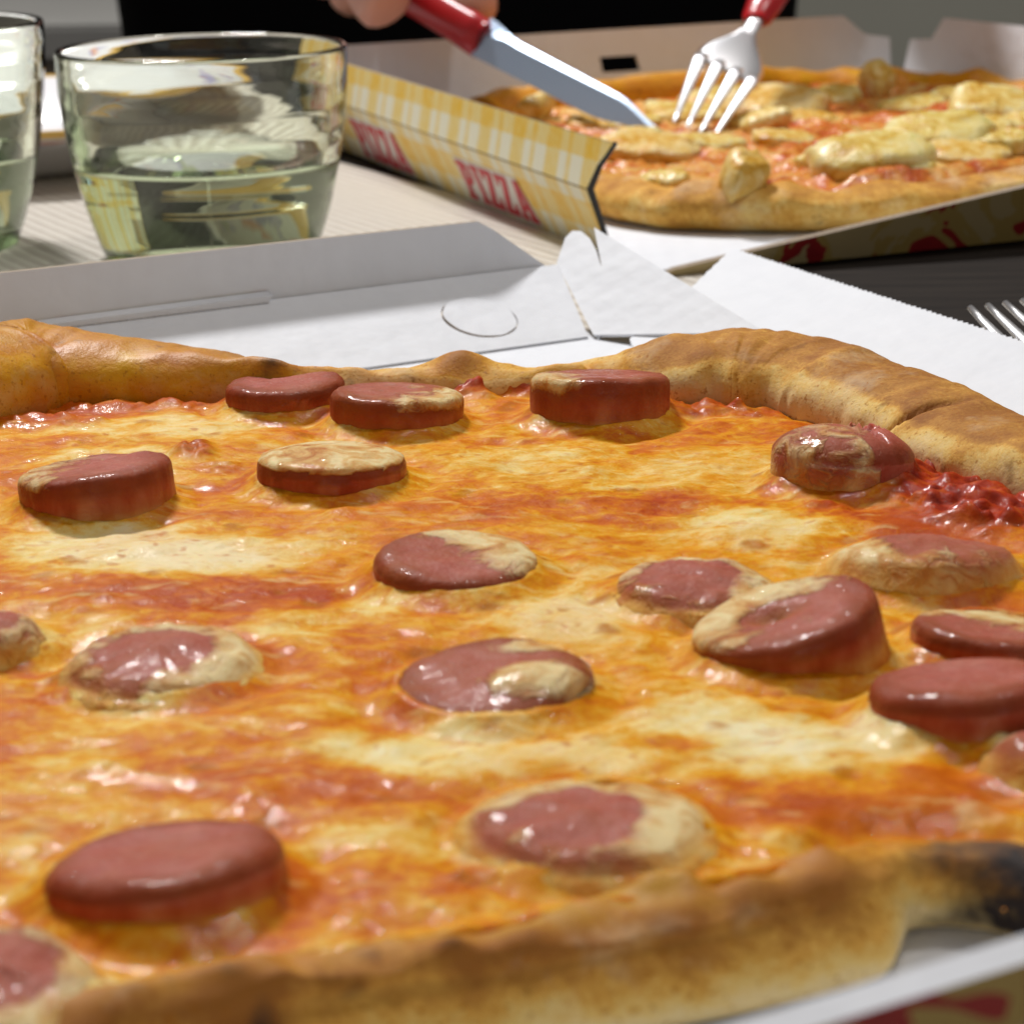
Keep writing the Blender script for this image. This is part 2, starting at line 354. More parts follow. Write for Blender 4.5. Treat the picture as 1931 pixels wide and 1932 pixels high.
# ------------------------------------------------------------------ setting: table, runner, wall, floor
FLOOR_Z = -.75
fl = link('floor', mesh('floor', [(-3, -1.5, FLOOR_Z), (3, -1.5, FLOOR_Z), (3, 3.2, FLOOR_Z), (-3, 3.2, FLOOR_Z)], [(0, 1, 2, 3)]), M['floor']); tag(fl, kind='structure')
wl = link('wall', boxmesh('wall', (-3, 2.6, FLOOR_Z), (3, 2.7, 1.9), 0), M['wall'], smooth=False); tag(wl, kind='structure')
TZ = -.0008
tab = tag(empty('dining_table', (0, .35, FLOOR_Z)), 'dark brown dining table that carries both pizza boxes', 'table')
def under(par, name, me, mat, smooth=True):
    o = link(name, me, mat, par, smooth); o.location = -Vector(par.location); return o
under(tab, 'table_top', boxmesh('table_top', (-.75, -.45, TZ - .03), (.75, 1.17, TZ), .002), M['table'], False)
for sx in (-.68, .68):
    for sy in (-.38, 1.10): under(tab, 'leg', boxmesh('leg', (sx - .03, sy - .03, FLOOR_Z), (sx + .03, sy + .03, TZ - .03), .003), M['table'], False)
# runner: right border follows the ridges, passing just in front of the far box's corner
q = at(1262, 520, 0)[:2]; a0 = q + .02 * E1[:2]
rc = [a0 - E2[:2] * .55, a0 + E2[:2] * .42, a0 + E2[:2] * .42 - E1[:2] * .60, a0 - E2[:2] * .55 - E1[:2] * .60]
rn = boxmesh('table_runner', (0, 0, 0), (1, 1, .0008), 0)
for v in rn.vertices:
    u, t = v.co.x, v.co.y; p = rc[3] * (1 - u) * (1 - t) + rc[0] * u * (1 - t) + rc[2] * (1 - u) * t + rc[1] * u * t; v.co = (p[0], p[1], TZ if v.co.z < .0004 else 0)
run_ = link('table_runner', rn, M['runner'], smooth=False)
tag(run_, 'light beige ridged cloth runner lying under glasses and boxes', 'table runner')

# ------------------------------------------------------------------ near pizza box (opened flat, sides folded out)
FZ = .0035
P0 = at(1110, 640, FZ)
BX = Vector(P0 - .17 * E1 - .17 * E2); BX.z = 0
nb = tag(empty('pizza_box', BX), 'open white cardboard pizza box with unfolded flaps under the sausage pizza', 'pizza box')
def bw(e1, e2, z): p = P0 + e1 * E1 + e2 * E2; return np.array([p[0], p[1], z])
L = .34
panel('floor_panel', [[(0, 0), (L + .014, 0), (L + .014, L - .01), (L + .006, L + .008), (0, L + .008)]], bw(-L, -L, FZ - .0008), E1, E2, nb, t=.0016)
# sloping back panel with the punched disc
sl = math.hypot(.0322, FZ - .0148); up_b = (bw(0, .0322, .0148) - bw(0, 0, FZ))
cb = at(905, 595, .0095)[:3]; cu, cv = None, None
fm = frame(bw(-L, 0, FZ), E1, up_b); lc = fm.inverted() @ Vector(at(905, 596, .0093)); DR = .0088
hole = [(lc.x + (DR + .00035) * math.cos(a), lc.y + (DR + .00035) * math.sin(a)) for a in np.linspace(0, 2 * math.pi, 48, endpoint=False)]
bp = panel('back_panel', [[(-.03, .0005), (L, .0005), (L + .0108, sl), (-.03, sl)], hole], bw(-L, 0, FZ), E1, up_b, nb, side='card', t=.001)
dm = frame(bw(-L, 0, FZ), E1, up_b)
dv = Vector((dm.to_3x3() @ Vector((0, 1, .012)))); du = Vector((dm.to_3x3() @ Vector((1, 0, -.016))))
panel('punched_disc', [[(DR * math.cos(a) * (1 + .012 * math.sin(7 * a)), DR * math.sin(a) * (1 + .012 * math.cos(9 * a))) for a in np.linspace(0, 2 * math.pi, 48, endpoint=False)]], dm @ Vector((lc.x, lc.y, .0001)), du, dv, nb, sub=bp)
# upright strip above the back panel
hz = .0148
def e1_at(px, py, e2, off=0):  # pixel on the upright plane at constant e2 -> (e1, z)
    d = ray(px, py); s = (e2 - (CAMP - P0) @ E2) / (d @ E2); p = CAMP + d * s; return (p - P0) @ E1, p[2]
a_t = e1_at(900, 418, .0330); a_b = e1_at(1042, 503, .0330); a_l = e1_at(0, 515, .0330); a_s = e1_at(505, 566, .0330); a_s0 = e1_at(70, 612, .0330)
strip = [(-L - .03, hz - .004), (a_s0[0], hz - .004)] + [(a_s0[0] + .001, hz + .0002), (a_s[0], hz + .0008), (a_s[0] + .001, hz - .0008), (a_b[0], hz - .0012)] + [(a_t[0] + .004, a_t[1] - .0022), (a_t[0], a_t[1]), (a_l[0] - .1, a_l[1] + (a_l[1] - a_t[1]) / (a_l[0] - a_t[0]) * -.1)]
panel('back_strip', [strip], P0 + .0335 * E2 - np.array([0, 0, P0[2]]), E1, (0, 0, 1), nb)
# white cut edge of the slot below the strip
tm = teeth((a_s0[0] - .004, 0), (a_s[0], 0), .0016, .0003)
panel('slot_tab', [tm + [(a_s[0], .0016), (a_s0[0], .0012)]], P0 + .0318 * E2 + np.array([0, 0, hz + .0006 - P0[2]]), E1, (-E2[0] * .3, -E2[1] * .3, .95), nb, t=.0024, side='card')
# corner web with a half punched tab
A = bw(.0110, .0327, .0152); B = at(1158, 492, .0140); Cn = at(1445, 630, .0108); O = bw(.0012, -.0005, .0042)
fr = frame(O, A - O, Cn - O); inv = fr.inverted(); l2 = lambda p: (inv @ Vector(p)).to_2d()
o2, a2, b2, c2 = (l2(p) for p in (O, A, B, Cn)); tabp = [l2(at(x, y, .0148 - .00001 * (x - 1060) * .9 - .00002 * (y - 490))) for x, y in ((1146, 522), (1147, 510), (1142, 499), (1128, 490), (1110, 486), (1090, 488), (1072, 495))]
web = [o2, c2, b2, l2(at(1152, 505, .0140)), l2(at(1147, 523, .0136))] + tabp + [a2]
wb = panel('corner_web', [[tuple(p) for p in web][::-1] if (a2 - o2).to_3d().cross((c2 - o2).to_3d()).z < 0 else [tuple(p) for p in web]], fr.translation, fr.to_3x3().col[0], fr.to_3x3().col[1], nb, t=.0009, side='card')
if (wb.matrix_world.to_3x3() @ Vector((0, 0, 1))).z < 0 or wb.matrix_basis.to_3x3().col[2].z < 0:
    wb.data.materials[0] = M['outer']; wb.data.materials[1] = M['card']
w0, w1 = l2(at(1124, 634, .0046)), l2(at(1226, 548, .0118)); cm = fr @ Vector((w0.x, w0.y, .00035)), fr @ Vector((w1.x, w1.y, .00035))
v, f = tube([cm[0], cm[0] * .5 + cm[1] * .5, cm[1]], [.0003, .0004, .0003], 8); under(nb, 'crease', mesh('crease', v, f), M['card'])
# right flap, serrated outer edge
S_R = .255; ur = np.array(E1) + np.array([0, 0, S_R]); ur /= np.linalg.norm(ur)
fo = bw(0, -L, FZ); cs = math.hypot(1, S_R)
def fl2(e1, e2): return (e1 * cs, e2 + L)
oe = teeth(fl2(.030, -.36), fl2(.0515, .0155), .0019, .0006)
ie = teeth(fl2(.0515, .0155), fl2(.0225, -.003), .004, .0003)
panel('side_flap', [oe + ie + [fl2(.004, -.012), fl2(.0005, -.02), fl2(.0005, -.36)]], fo, ur, E2, nb, t=.0016, side='card')
# near wall standing up, left wall folded out
fwp = at(1700, 1842, .036); off = (fwp - P0) @ E2
panel('front_wall', [[(-L, 0), (0, 0), (0, .036), (-L, .036)]], P0 + (off + .009) * E2 - np.array([0, 0, P0[2]]), E1, (-E2[0] * .25, -E2[1] * .25, 1), nb, t=.003, front='outer', back='card', side='card')
panel('left_wall', [[(0, 0), (.33, 0), (.33, .034), (0, .034)]], bw(-L, -L + .005, .001), E2, (-E1[0] * .9, -E1[1] * .9, .35), nb, t=.0016)

# ------------------------------------------------------------------ near pizza
# outline: x, y, top height of the rim, rim width, toast, burn, oil (golden inner side)
CEN = np.array([-.03, .335])
def crest(px, py, h, wid, toast, burn, oil):
    p = at(px, py, h)[:2]; d = (p - CEN) / np.linalg.norm(p - CEN); p = p + d * wid * .5; return (p[0], p[1], h, wid, toast, burn, oil)
OUT = np.array([
    crest(0, 622, .0258, .037, .42, 0, .9), crest(250, 632, .0238, .030, .42, 0, .9), crest(400, 655, .0218, .022, .40, .0, .8), crest(480, 674, .0200, .015, .55, .0, .7), crest(560, 690, .0185, .013, .22, 0, .6),
    crest(800, 692, .0172, .013, .08, 0, .45), crest(1000, 689, .0174, .013, .08, 0, .45), crest(1115, 676, .0182, .014, .14, 0, .35), crest(1150, 664, .0200, .020, .40, 0, .0), crest(1220, 642, .0225, .027, .42, 0, .1), crest(1350, 629, .0236, .031, .42, 0, .1), crest(1480, 640, .0234, .029, .46, 0, .1), crest(1600, 665, .0228, .027, .5, 0, .05), crest(1760, 726, .0222, .026, .48, 0, 0), crest(1931, 802, .0216, .026, .45, 0, 0),
    (.128, .375, .022, .034, .4, 0, .1), (.122, .310, .020, .022, .4, .1, .1), (.092, .262, .0165, .010, .45, .6, .1),
    crest(2010, 1660, .0140, .009, .5, .1, .3), crest(1931, 1630, .0138, .009, .5, 1., .1), crest(1820, 1602, .0136, .009, .5, 1., .0), crest(1745, 1595, .0134, .009, .45, .95, .2), crest(1715, 1596, .0134, .009, .35, .0, .9), crest(1650, 1600, .0134, .010, .3, 0, .9), crest(1600, 1606, .0150, .012, .35, 0, .3), crest(1540, 1622, .0158, .013, .50, 0, .55),
    crest(1350, 1666, .0156, .013, .50, 0, .55), crest(1000, 1728, .0156, .013, .50, 0, .55), crest(500, 1820, .0156, .013, .50, 0, .55), crest(200, 1880, .0156, .013, .50, 0, .55), crest(0, 1925, .0158, .014, .38, 0, 0),
    (-.095, .208, .018, .018, .4, 0, 0), (-.138, .240, .024, .022, .4, 0, 0), (-.166, .30, .027, .024, .45, 0, 0), (-.165, .37, .029, .025, .45, 0, .2), (-.140, .432, .029, .026, .45, 0, .4)])
OUT = np.roll(OUT, 4, 0)
def loop_interp(C, n):
    k = len(C); seg = np.linalg.norm(np.roll(C[:, :2], -1, 0) - C[:, :2], axis=1); s = np.concatenate([[0], np.cumsum(seg)]); T = s[-1]
    u = np.arange(n) / n * T; i = np.clip(np.searchsorted(s, u, 'right') - 1, 0, k - 1); f = ((u - s[i]) / seg[i])[:, None]
    p0, p1, p2, p3 = C[(i - 1) % k], C[i], C[(i + 1) % k], C[(i + 2) % k]
    cr = .5 * (2 * p1 + (p2 - p0) * f + (2 * p0 - 5 * p1 + 4 * p2 - p3) * f**2 + (3 * p1 - p0 - 3 * p2 + p3) * f**3)
    lin = p1 * (1 - f) + p2 * f
    return np.concatenate([cr[:, :2], lin[:, 2:]], 1), u
NS = 1500; RING, ARC = loop_interp(OUT, NS)
kb_ = np.hanning(61); kb_ /= kb_.sum()
RING[:, 5] = np.convolve(np.concatenate([RING[-30:, 5], RING[:, 5], RING[:30, 5]]), kb_, 'valid')
kern = np.hanning(9); kern /= kern.sum()
for c in (2, 3): RING[:, c] = np.convolve(np.concatenate([RING[-4:, c], RING[:, c], RING[:4, c]]), kern, 'valid')
TAN = np.roll(RING[:, :2], -2, 0) - np.roll(RING[:, :2], 2, 0); TAN /= np.linalg.norm(TAN, axis=1)[:, None]
NIN = np.stack([TAN[:, 1], -TAN[:, 0]], 1)   # outline runs clockwise seen from above: inward is to the right
kw_ = np.hanning(91); kw_ /= kw_.sum()
NIN = np.stack([np.convolve(np.concatenate([NIN[-45:, c], NIN[:, c], NIN[:45, c]]), kw_, 'valid') for c in (0, 1)], 1); NIN /= np.linalg.norm(NIN, axis=1)[:, None]
PC = Vector((-.025, .335, 0)); SURF = .0135
pizza = tag(empty('sausage_pizza', (PC.x, PC.y, FZ)), 'large pizza with sausage slices and melted cheese in the open white box', 'pizza')
# --- rim
NP = 40; th = np.linspace(0, 2 * np.pi, NP, endpoint=False)
W_, H_ = RING[:, 3][:, None], (RING[:, 2] - FZ)[:, None]
ex = .85
cx_ = np.sign(np.cos(th)) * np.abs(np.cos(th)) ** ex; cz_ = np.sign(np.sin(th)) * np.abs(np.sin(th)) ** ex
D = W_ / 2 * (1 - cx_[None]); Z = FZ + H_ / 2 * (1 + cz_[None])
sarc = np.repeat(ARC[:, None], NP, 1); arcl = W_ * th[None] / 2
lump = fbm(sarc * 55, np.cos(th)[None] * 1.2 + sarc * 0, 1, 3) * .0022 + fbm(sarc * 170, th[None] * 1.4 + sarc * 0, 2, 3) * .0010
grow = np.clip((Z - FZ) / .006, 0, 1)
D = D - lump * np.cos(th)[None] * grow * -1; Z = Z + lump * np.maximum(np.sin(th)[None], -.1) * grow
X = RING[:, 0][:, None] + NIN[:, 0][:, None] * D; Y = RING[:, 1][:, None] + NIN[:, 1][:, None] * D
toast = np.repeat(RING[:, 4][:, None], NP, 1) + .30 * sstep(-.1, .9, np.sin(th))[None] - .30 * sstep(.15, 1, -np.sin(th))[None] - .46 * sstep(.1, .9, -np.cos(th))[None] * (np.sin(th)[None] < .8)
toast = toast - .48 * ((RING[:, 1] < .3)[:, None] * sstep(.2, -.5, np.sin(th))[None])
burn = np.repeat(RING[:, 5][:, None], NP, 1) * sstep(-1.0, -.5, np.sin(th))[None] * sstep(-.75, .1, np.cos(th))[None]
oil = np.repeat(RING[:, 6][:, None], NP, 1) * sstep(-.55, .25, -np.cos(th))[None] * np.maximum(sstep(1.25, .85, np.sin(th))[None], (RING[:, 1] < .3)[:, None] * 1.)
def knob(px, py, z, r, h, tb=0., bb=0.):
    """raised bubble in the rim round a place"""
    global Z, toast, burn
    c = at(px, py, z); d = np.sqrt((X - c[0])**2 + (Y - c[1])**2) / r; g = np.exp(-d**2 * 1.6) * (np.sin(th)[None] > -.2)
    Z = Z + g * h; toast = toast + g * tb; burn = burn + g * bb
knob(505, 668, .022, .0065, .0030, .6, .45); knob(470, 690, .021, .004, .0018, .3, 0); knob(862, 676, .019, .0060, .0024, .60, .12); knob(545, 690, .02, .004, .0012, .2, 0)
knob(290, 690, .022, .006, 0., .25, 0); knob(1340, 640, .03, .02, .0008, .15, 0)
rk_ = random.Random(5)
for _ in range(46):
    kx = rk_.uniform(-40, 1620); ky = 1925 - .2 * kx + rk_.uniform(-30, 70); knob(kx, ky, .015, rk_.uniform(.0016, .0038), rk_.uniform(-.0005, .0012), rk_.uniform(-.25, .45), rk_.choice((0, 0, 0, .3)))
for _ in range(26):
    kx = rk_.uniform(1180, 1931); knob(kx, 645 + max(0, kx - 1480) * .36 + rk_.uniform(0, 90), .02, rk_.uniform(.002, .005), rk_.uniform(-.0003, .0007), rk_.uniform(-.2, .3), 0)
def spot(px, py, z, r, k):
    global burn
    c = at(px, py, z); d2 = (X - c[0])**2 + (Y - c[1])**2 + (Z - c[2])**2; burn = burn + k * np.exp(-d2 / r**2)
for a in ((940, 1900, .012, .0016, .8), (1230, 1870, .013, .0018, .6), (1310, 1830, .013, .0014, .6), (1385, 1920, .009, .0016, .5), (1600, 1870, .008, .0016, .55), (1590, 1790, .010, .0014, .45), (680, 1880, .013, .0022, .45), (500, 1985, .009, .003, .4), (1130, 1950, .008, .002, .3)): spot(*a)
# the crease across the right rim: a groove, its line also darkened in colour
c = at(1585, 740, .025); dcr = (X - c[0]) * TAN[:, 0][:, None] + (Y - c[1]) * TAN[:, 1][:, None]; near = np.exp(-(np.hypot(X - c[0], Y - c[1]) / .020)**4)
cg = np.exp(-((dcr + .0012 * np.sin(Z * 500)) / .0007)**2) * near; Z = Z - cg * .0026; toast = toast + cg * .9; burn = burn + cg * .35
c = at(1138, 690, .02); dcr = (X - c[0]) * TAN[:, 0][:, None] + (Y - c[1]) * TAN[:, 1][:, None]; cg = np.exp(-(dcr / .0009)**2) * np.exp(-(np.hypot(X - c[0], Y - c[1]) / .014)**4); Z = Z - cg * .002; toast = toast + cg * .35  # smaller groove where the hump starts, slightly darkened along its line
frt = ((RING[:, 2] < .0166) & (RING[:, 2] > .0146) & (RING[:, 1] < .3)).astype(float); frt = np.convolve(np.concatenate([frt[-10:], frt, frt[:10]]), np.ones(21) / 21, 'valid')[:, None]
rel = np.clip((Z - FZ) / np.maximum(H_, .001), 0, 1); outer = sstep(-.2, .4, np.cos(th))[None]
sh_ = frt * outer * (.0042 * sstep(.75, .25, rel) - .0012 * np.exp(-((rel - .72) / .09)**2))
X = X - NIN[:, 0][:, None] * sh_; Y = Y - NIN[:, 1][:, None] * sh_
V = np.stack([X - PC.x, Y - PC.y, np.maximum(Z, FZ) - FZ], -1).reshape(-1, 3)
me = mesh('crust', V, gridfaces(NS, NP, True, True)); me.flip_normals() if me.polygons[0].normal.dot(Vector((-NIN[0, 0], -NIN[0, 1], .0))) < 0 else None
for n_, a_ in (('toast', toast), ('burn', np.clip(burn, 0, 1)), ('oil', np.clip(oil, 0, 1))): setattr_f(me, n_, a_)
link('crust', me, M['crust'], pizza)

# --- sausage slices (photo: centre x, top y, bottom y, width), kept as real discs standing in the cheese
RS = .0131
SL = [  # px, top, bottom, width, style, roll, pitch, film direction (x right, y back), film amount, toast, thickness, label
    (540, 700, 785, 222, 'disc', -2, 2, (-.6, -.2), .05, .1, 0.0045, 'sausage slice with a notched top by the browned knob of the back crust'),
    (748, 727, 820, 246, 'disc', 3, 3, (.8, -.3), .42, .35, 0.0055, 'sausage slice with a brown side half behind the notched slice near the back crust'),
    (1132, 710, 810, 256, 'disc', 1, 4, (-.9, -.3), .30, .25, 0.0075, 'tall upright sausage slice beside the thick right hump of the crust'),
    (190, 866, 985, 286, 'disc', -6, 3, (-.7, .1), .40, .1, 0.0062, 'thick sausage slice with a strip of cheese on its top near the left rim'),
    (627, 846, 942, 284, 'cap', 1, 4, (.1, .3), .85, .2, 0.0042, 'sausage slice capped by a sheet of melted cheese with red side showing'),
    (1585, 805, 938, 268, 'end', 4, 0, (-1, -.2), .50, .7, 0.0085, 'puckered sausage end piece lying beside the red tomato sauce'),
    (862, 990, 1130, 312, 'disc', 3, 2, (.75, .65), .50, .30, 0.0034, 'sausage slice with cheese and brown spots over its back corner in the middle'),
    (1305, 1036, 1158, 290, 'drape', 2, 2, (.2, .3), .35, .25, 0.0030, 'sunken sausage slice veiled in cheese with glossy pink centre beside the middle slice'),
    (1740, 1030, 1122, 340, 'drape', 2, 4, (-.7, .3), .45, .35, 0.0042, 'cheese draped sausage slice behind the strongly tilted slice'),
    (1490, 1105, 1280, 350, 'disc', -15, 3, (-.5, .6), .62, .2, 0.0046, 'tilted sausage slice with a cheese tongue and brown hollow on its top'),
    (1860, 1145, 1255, 285, 'half', 6, 0, (.4, 1), .55, .25, 0.0032, 'half sunken sausage slice between the tilted slice and the biggest bare slice'),
    (1822, 1262, 1410, 366, 'disc', -4, 2, (.2, .8), .1, .12, 0.0048, 'biggest bare sausage slice with smooth pink top close to the right crust'),
    (312, 1158, 1322, 352, 'drape', 0, 3, (.4, .1), .42, .35, 0.0034, 'cheese draped sausage slice with glittering pink dome and golden rim'),
    (930, 1192, 1366, 374, 'low', -3, 5, (.8, -.4), .42, .45, 0.0022, 'wide low sausage slice half brown and half covered by a cream cheese lobe'),
    (322, 1567, 1762, 432, 'disc', -6, 3, (-1, .2), .05, .18, 0.0040, 'bare dark red sausage slice next to the front rim'),
    (1110, 1462, 1652, 440, 'drape', 0, 0, (.7, .6), .55, .20, 0.0028, 'sausage slice buried under cheese with only a shiny pink hump at the front rim'),
    (-10, 1690, 1990, 400, 'drape', 4, 2, (0, -.3), .50, .30, 0.0040, 'cheese covered sausage slice touching the bare dark red one'),
    (-48, 1150, 1255, 260, 'drape', 0, 2, (-.3, .3), .45, .40, 0.0040, 'small cheese covered sausage slice left of the glittering draped slice'),
    (2040, 1385, 1500, 340, 'drape', 0, 2, (.5, .3), .40, .25, 0.0040, 'sausage slice mostly hidden in cheese in front of the biggest bare slice')]
slices = []
for k, (px, pt, pb, wd, style, roll, pitch, fdir, famt, tst, thk, lab) in enumerate(SL):
    cq = at(px, pb, SURF); dist = np.linalg.norm(cq - CAMP) + .012; rad = wd / F_PX * dist / 2
    if style in ('drape',): rad *= .94
    cy = cq[1] + rad * .93; cxp = cq[0] * cy / cq[1]
    slices.append((cxp, cy, rad, k))
# --- cheese
GX, GY = .00038, .00042
xs = np.arange(-.168, .125, GX); ys = np.arange(.195, .485, GY)
gx, gy = np.meshgrid(xs, ys, indexing='ij')
# inside test and distance to outline through a coarse search
sub = RING[::6]; nsub = NIN[::6]
dist = np.full(gx.shape, 1e9); wloc = np.zeros(gx.shape); inn = np.zeros(gx.shape); hloc = np.zeros(gx.shape)
for i in range(len(sub)):
    dx = gx - sub[i, 0]; dy = gy - sub[i, 1]; d2 = dx * dx + dy * dy; m = d2 < dist
    dist[m] = d2[m]; wloc[m] = sub[i, 3]; inn[m] = (dx * nsub[i, 0] + dy * nsub[i, 1])[m]; hloc[m] = sub[i, 2]
dist = np.sqrt(dist) * np.sign(inn)
keep = dist > wloc * (.40 + .30 * ((hloc < .0143) & (gy < .3)))
gu = gx * E1[0] + gy * E1[1]; gv = -gx * E1[1] + gy * E1[0]
z = SURF + fbm(gx * 38, gy * 38, 4, 3) * .0012 + fbm(gu * 130, gv * 190, 5, 3) * .00065 + fbm(gu * 420, gv * 520, 6, 3) * .00018
z = z + .0016 * sstep(.012, 0, dist - wloc * .8) * sstep(.016, .03, hloc)
z = z - .0012 * np.exp(-((dist - wloc * 1.0) / .003)**2)
z = z - .0014 * sstep(.016, .006, dist) * (hloc < .0143)
fr_ = (hloc < .0166) & (gy < .30)
z = z + fr_ * ((.0018 + .0008 * fbm(gx * 120, gy * 120, 9, 3)) * sstep(.018, .007, dist) * (hloc >= .0143) - .0030 * sstep(.62, .40, dist / wloc))
ppx, ppy = pix(gx, gy, SURF)
tint = np.zeros(gx.shape); sauce = np.zeros(gx.shape)
def blob(px, py, rx, ry, a, arr, rough=.35):
    u = (ppx - px) / rx; v = (ppy - py) / ry; rr = np.sqrt(u * u + v * v) + rough * fbm(gx * 140, gy * 140, int(px) % 7, 3)
    arr += a * sstep(1.25, .45, rr)
for b in ((230, 1035, 250, 48, .20), (430, 1050, 200, 40, .14), (330, 800, 240, 26, .12), (200, 860, 180, 20, .10), (560, 1180, 110, 34, .10), (1070, 1165, 130, 40, .17), (830, 1420, 240, 46, .20), (1120, 1415, 150, 34, .10), (1540, 1405, 270, 62, .20), (1330, 1350, 200, 40, .15), (1400, 1000, 220, 38, .12), (700, 1130, 80, 26, .14),
          (950, 860, 180, 26, .08), (560, 1330, 140, 30, .07), (120, 1440, 130, 36, .10), (250, 1530, 160, 30, .06), (700, 1590, 160, 40, .06), (1760, 1600, 200, 20, .16), (640, 1010, 90, 24, .10), (1000, 1830, 400, 30, .0), (280, 1880, 240, 60, .12), (1150, 900, 200, 30, .06), (1700, 1290, 60, 20, .10), (1350, 870, 150, 30, .10), (1560, 1000, 120, 20, .10), (1920, 1400, 60, 40, .15)): blob(*b, tint)
for b in ((330, 1120, 330, 34, -.16), (620, 1090, 160, 40, -.10), (470, 1260, 150, 60, -.08), (850, 960, 240, 32, -.07), (700, 1010, 160, 22, -.07), (560, 1480, 280, 50, -.07), (60, 1290, 150, 40, -.06), (1500, 1530, 260, 34, -.13), (1800, 1500, 160, 60, -.15), (1750, 1000, 250, 40, -.12), (1850, 1180, 120, 60, -.12), (200, 1640, 120, 50, -.06), (780, 1240, 80, 30, -.10), (1080, 1340, 200, 26, -.08), (100, 780, 200, 30, -.12), (400, 745, 140, 22, -.14), (640, 1690, 180, 60, -.06), (1270, 1400, 120, 20, -.10), (1000, 730, 90, 18, -.08), (1260, 950, 160, 20, -.05), (60, 1560, 120, 30, -.05)): blob(*b, tint)
for b in ((1780, 900, 150, 70, 1.1), (1700, 840, 90, 56, 1.0), (1880, 940, 120, 70, 1.0), (1640, 812, 80, 28, .9), (1860, 950, 120, 46, 1.0), (1930, 980, 70, 40, .9), (800, 720, 200, 26, 1.1), (880, 735, 60, 16, .7), (660, 720, 70, 14, .5), (365, 855, 42, 18, .8), (430, 885, 60, 10, .4), (1300, 768, 120, 12, .7), (1420, 775, 60, 10, .5), (1000, 735, 60, 10, .5), (250, 760, 220, 14, .45), (70, 790, 120, 14, .5), (1550, 955, 50, 9, .6), (600, 690, 40, 10, .4), (890, 1650, 60, 18, .6)): blob(*b, sauce, .5)
sauce = np.clip(sauce, 0, 1.2)
z = z + np.clip(sauce, 0, 1) * (.0008 + np.abs(fbm(gx * 170, gy * 170, 8, 3)) * .0040)
for cx0, cy0, rad, k in slices:
    d = np.hypot(gx - cx0, gy - cy0) - rad; st = SL[k][4]
    z = z + .0012 * np.exp(-(np.maximum(d, 0) / .0016)) * (d > -.002) - .0007 * np.exp(-((d - .0045) / .0025)**2)
    z = np.where(d < -.0012, np.minimum(z, SURF - .002), z)
    tint += .07 * np.exp(-(np.maximum(d, 0) / .003)) * (vn(gx * 200, gy * 200, k) - .2)
for _ in range(70):   # blisters and little pits
    bx, by = random.uniform(-.11, .10), random.uniform(.23, .46); br = random.uniform(.0012, .0035); g = np.exp(-((gx - bx)**2 + (gy - by)**2) / br**2); z = z + g * random.choice((-.0005, .0007, .0005))
idx = -np.ones(gx.shape, int); idx[keep] = np.arange(keep.sum())
q4 = np.stack([idx[:-1, :-1], idx[1:, :-1], idx[1:, 1:], idx[:-1, 1:]], -1).reshape(-1, 4); q4 = q4[(q4 >= 0).all(1)]
vv = np.stack([gx[keep] - PC.x, gy[keep] - PC.y, z[keep] - FZ], -1)
me = bpy.data.meshes.new('cheese_layer'); me.vertices.add(len(vv)); me.vertices.foreach_set('co', vv.astype(np.float32).ravel())
me.loops.add(q4.size); me.loops.foreach_set('vertex_index', q4.ravel().astype(np.int32)); me.polygons.add(len(q4)); me.polygons.foreach_set('loop_start', np.arange(0, q4.size, 4, dtype=np.int32)); me.polygons.foreach_set('loop_total', np.full(len(q4), 4, np.int32)); me.update(); me.validate()
setattr_f(me, 'tint', tint[keep]); setattr_f(me, 'sauce', sauce[keep])
link('cheese_layer', me, M['cheese'], pizza)
# dough under the cheese
NB = 150; inner = RING[::10, :2] + NIN[::10] * (RING[::10, 3] * .5)[:, None]
vb = [(p[0] - PC.x, p[1] - PC.y, zz - FZ) for zz in (FZ + .0004, .0105) for p in inner]
link('dough_base', mesh('dough_base', vb, [tuple(range(NB)), tuple(range(NB, 2 * NB))[::-1]] + [(i, NB + i, NB + (i + 1) % NB, (i + 1) % NB) for i in range(NB)]), M['crust'], pizza, False)
for n_ in ('toast', 'burn', 'oil'): pass

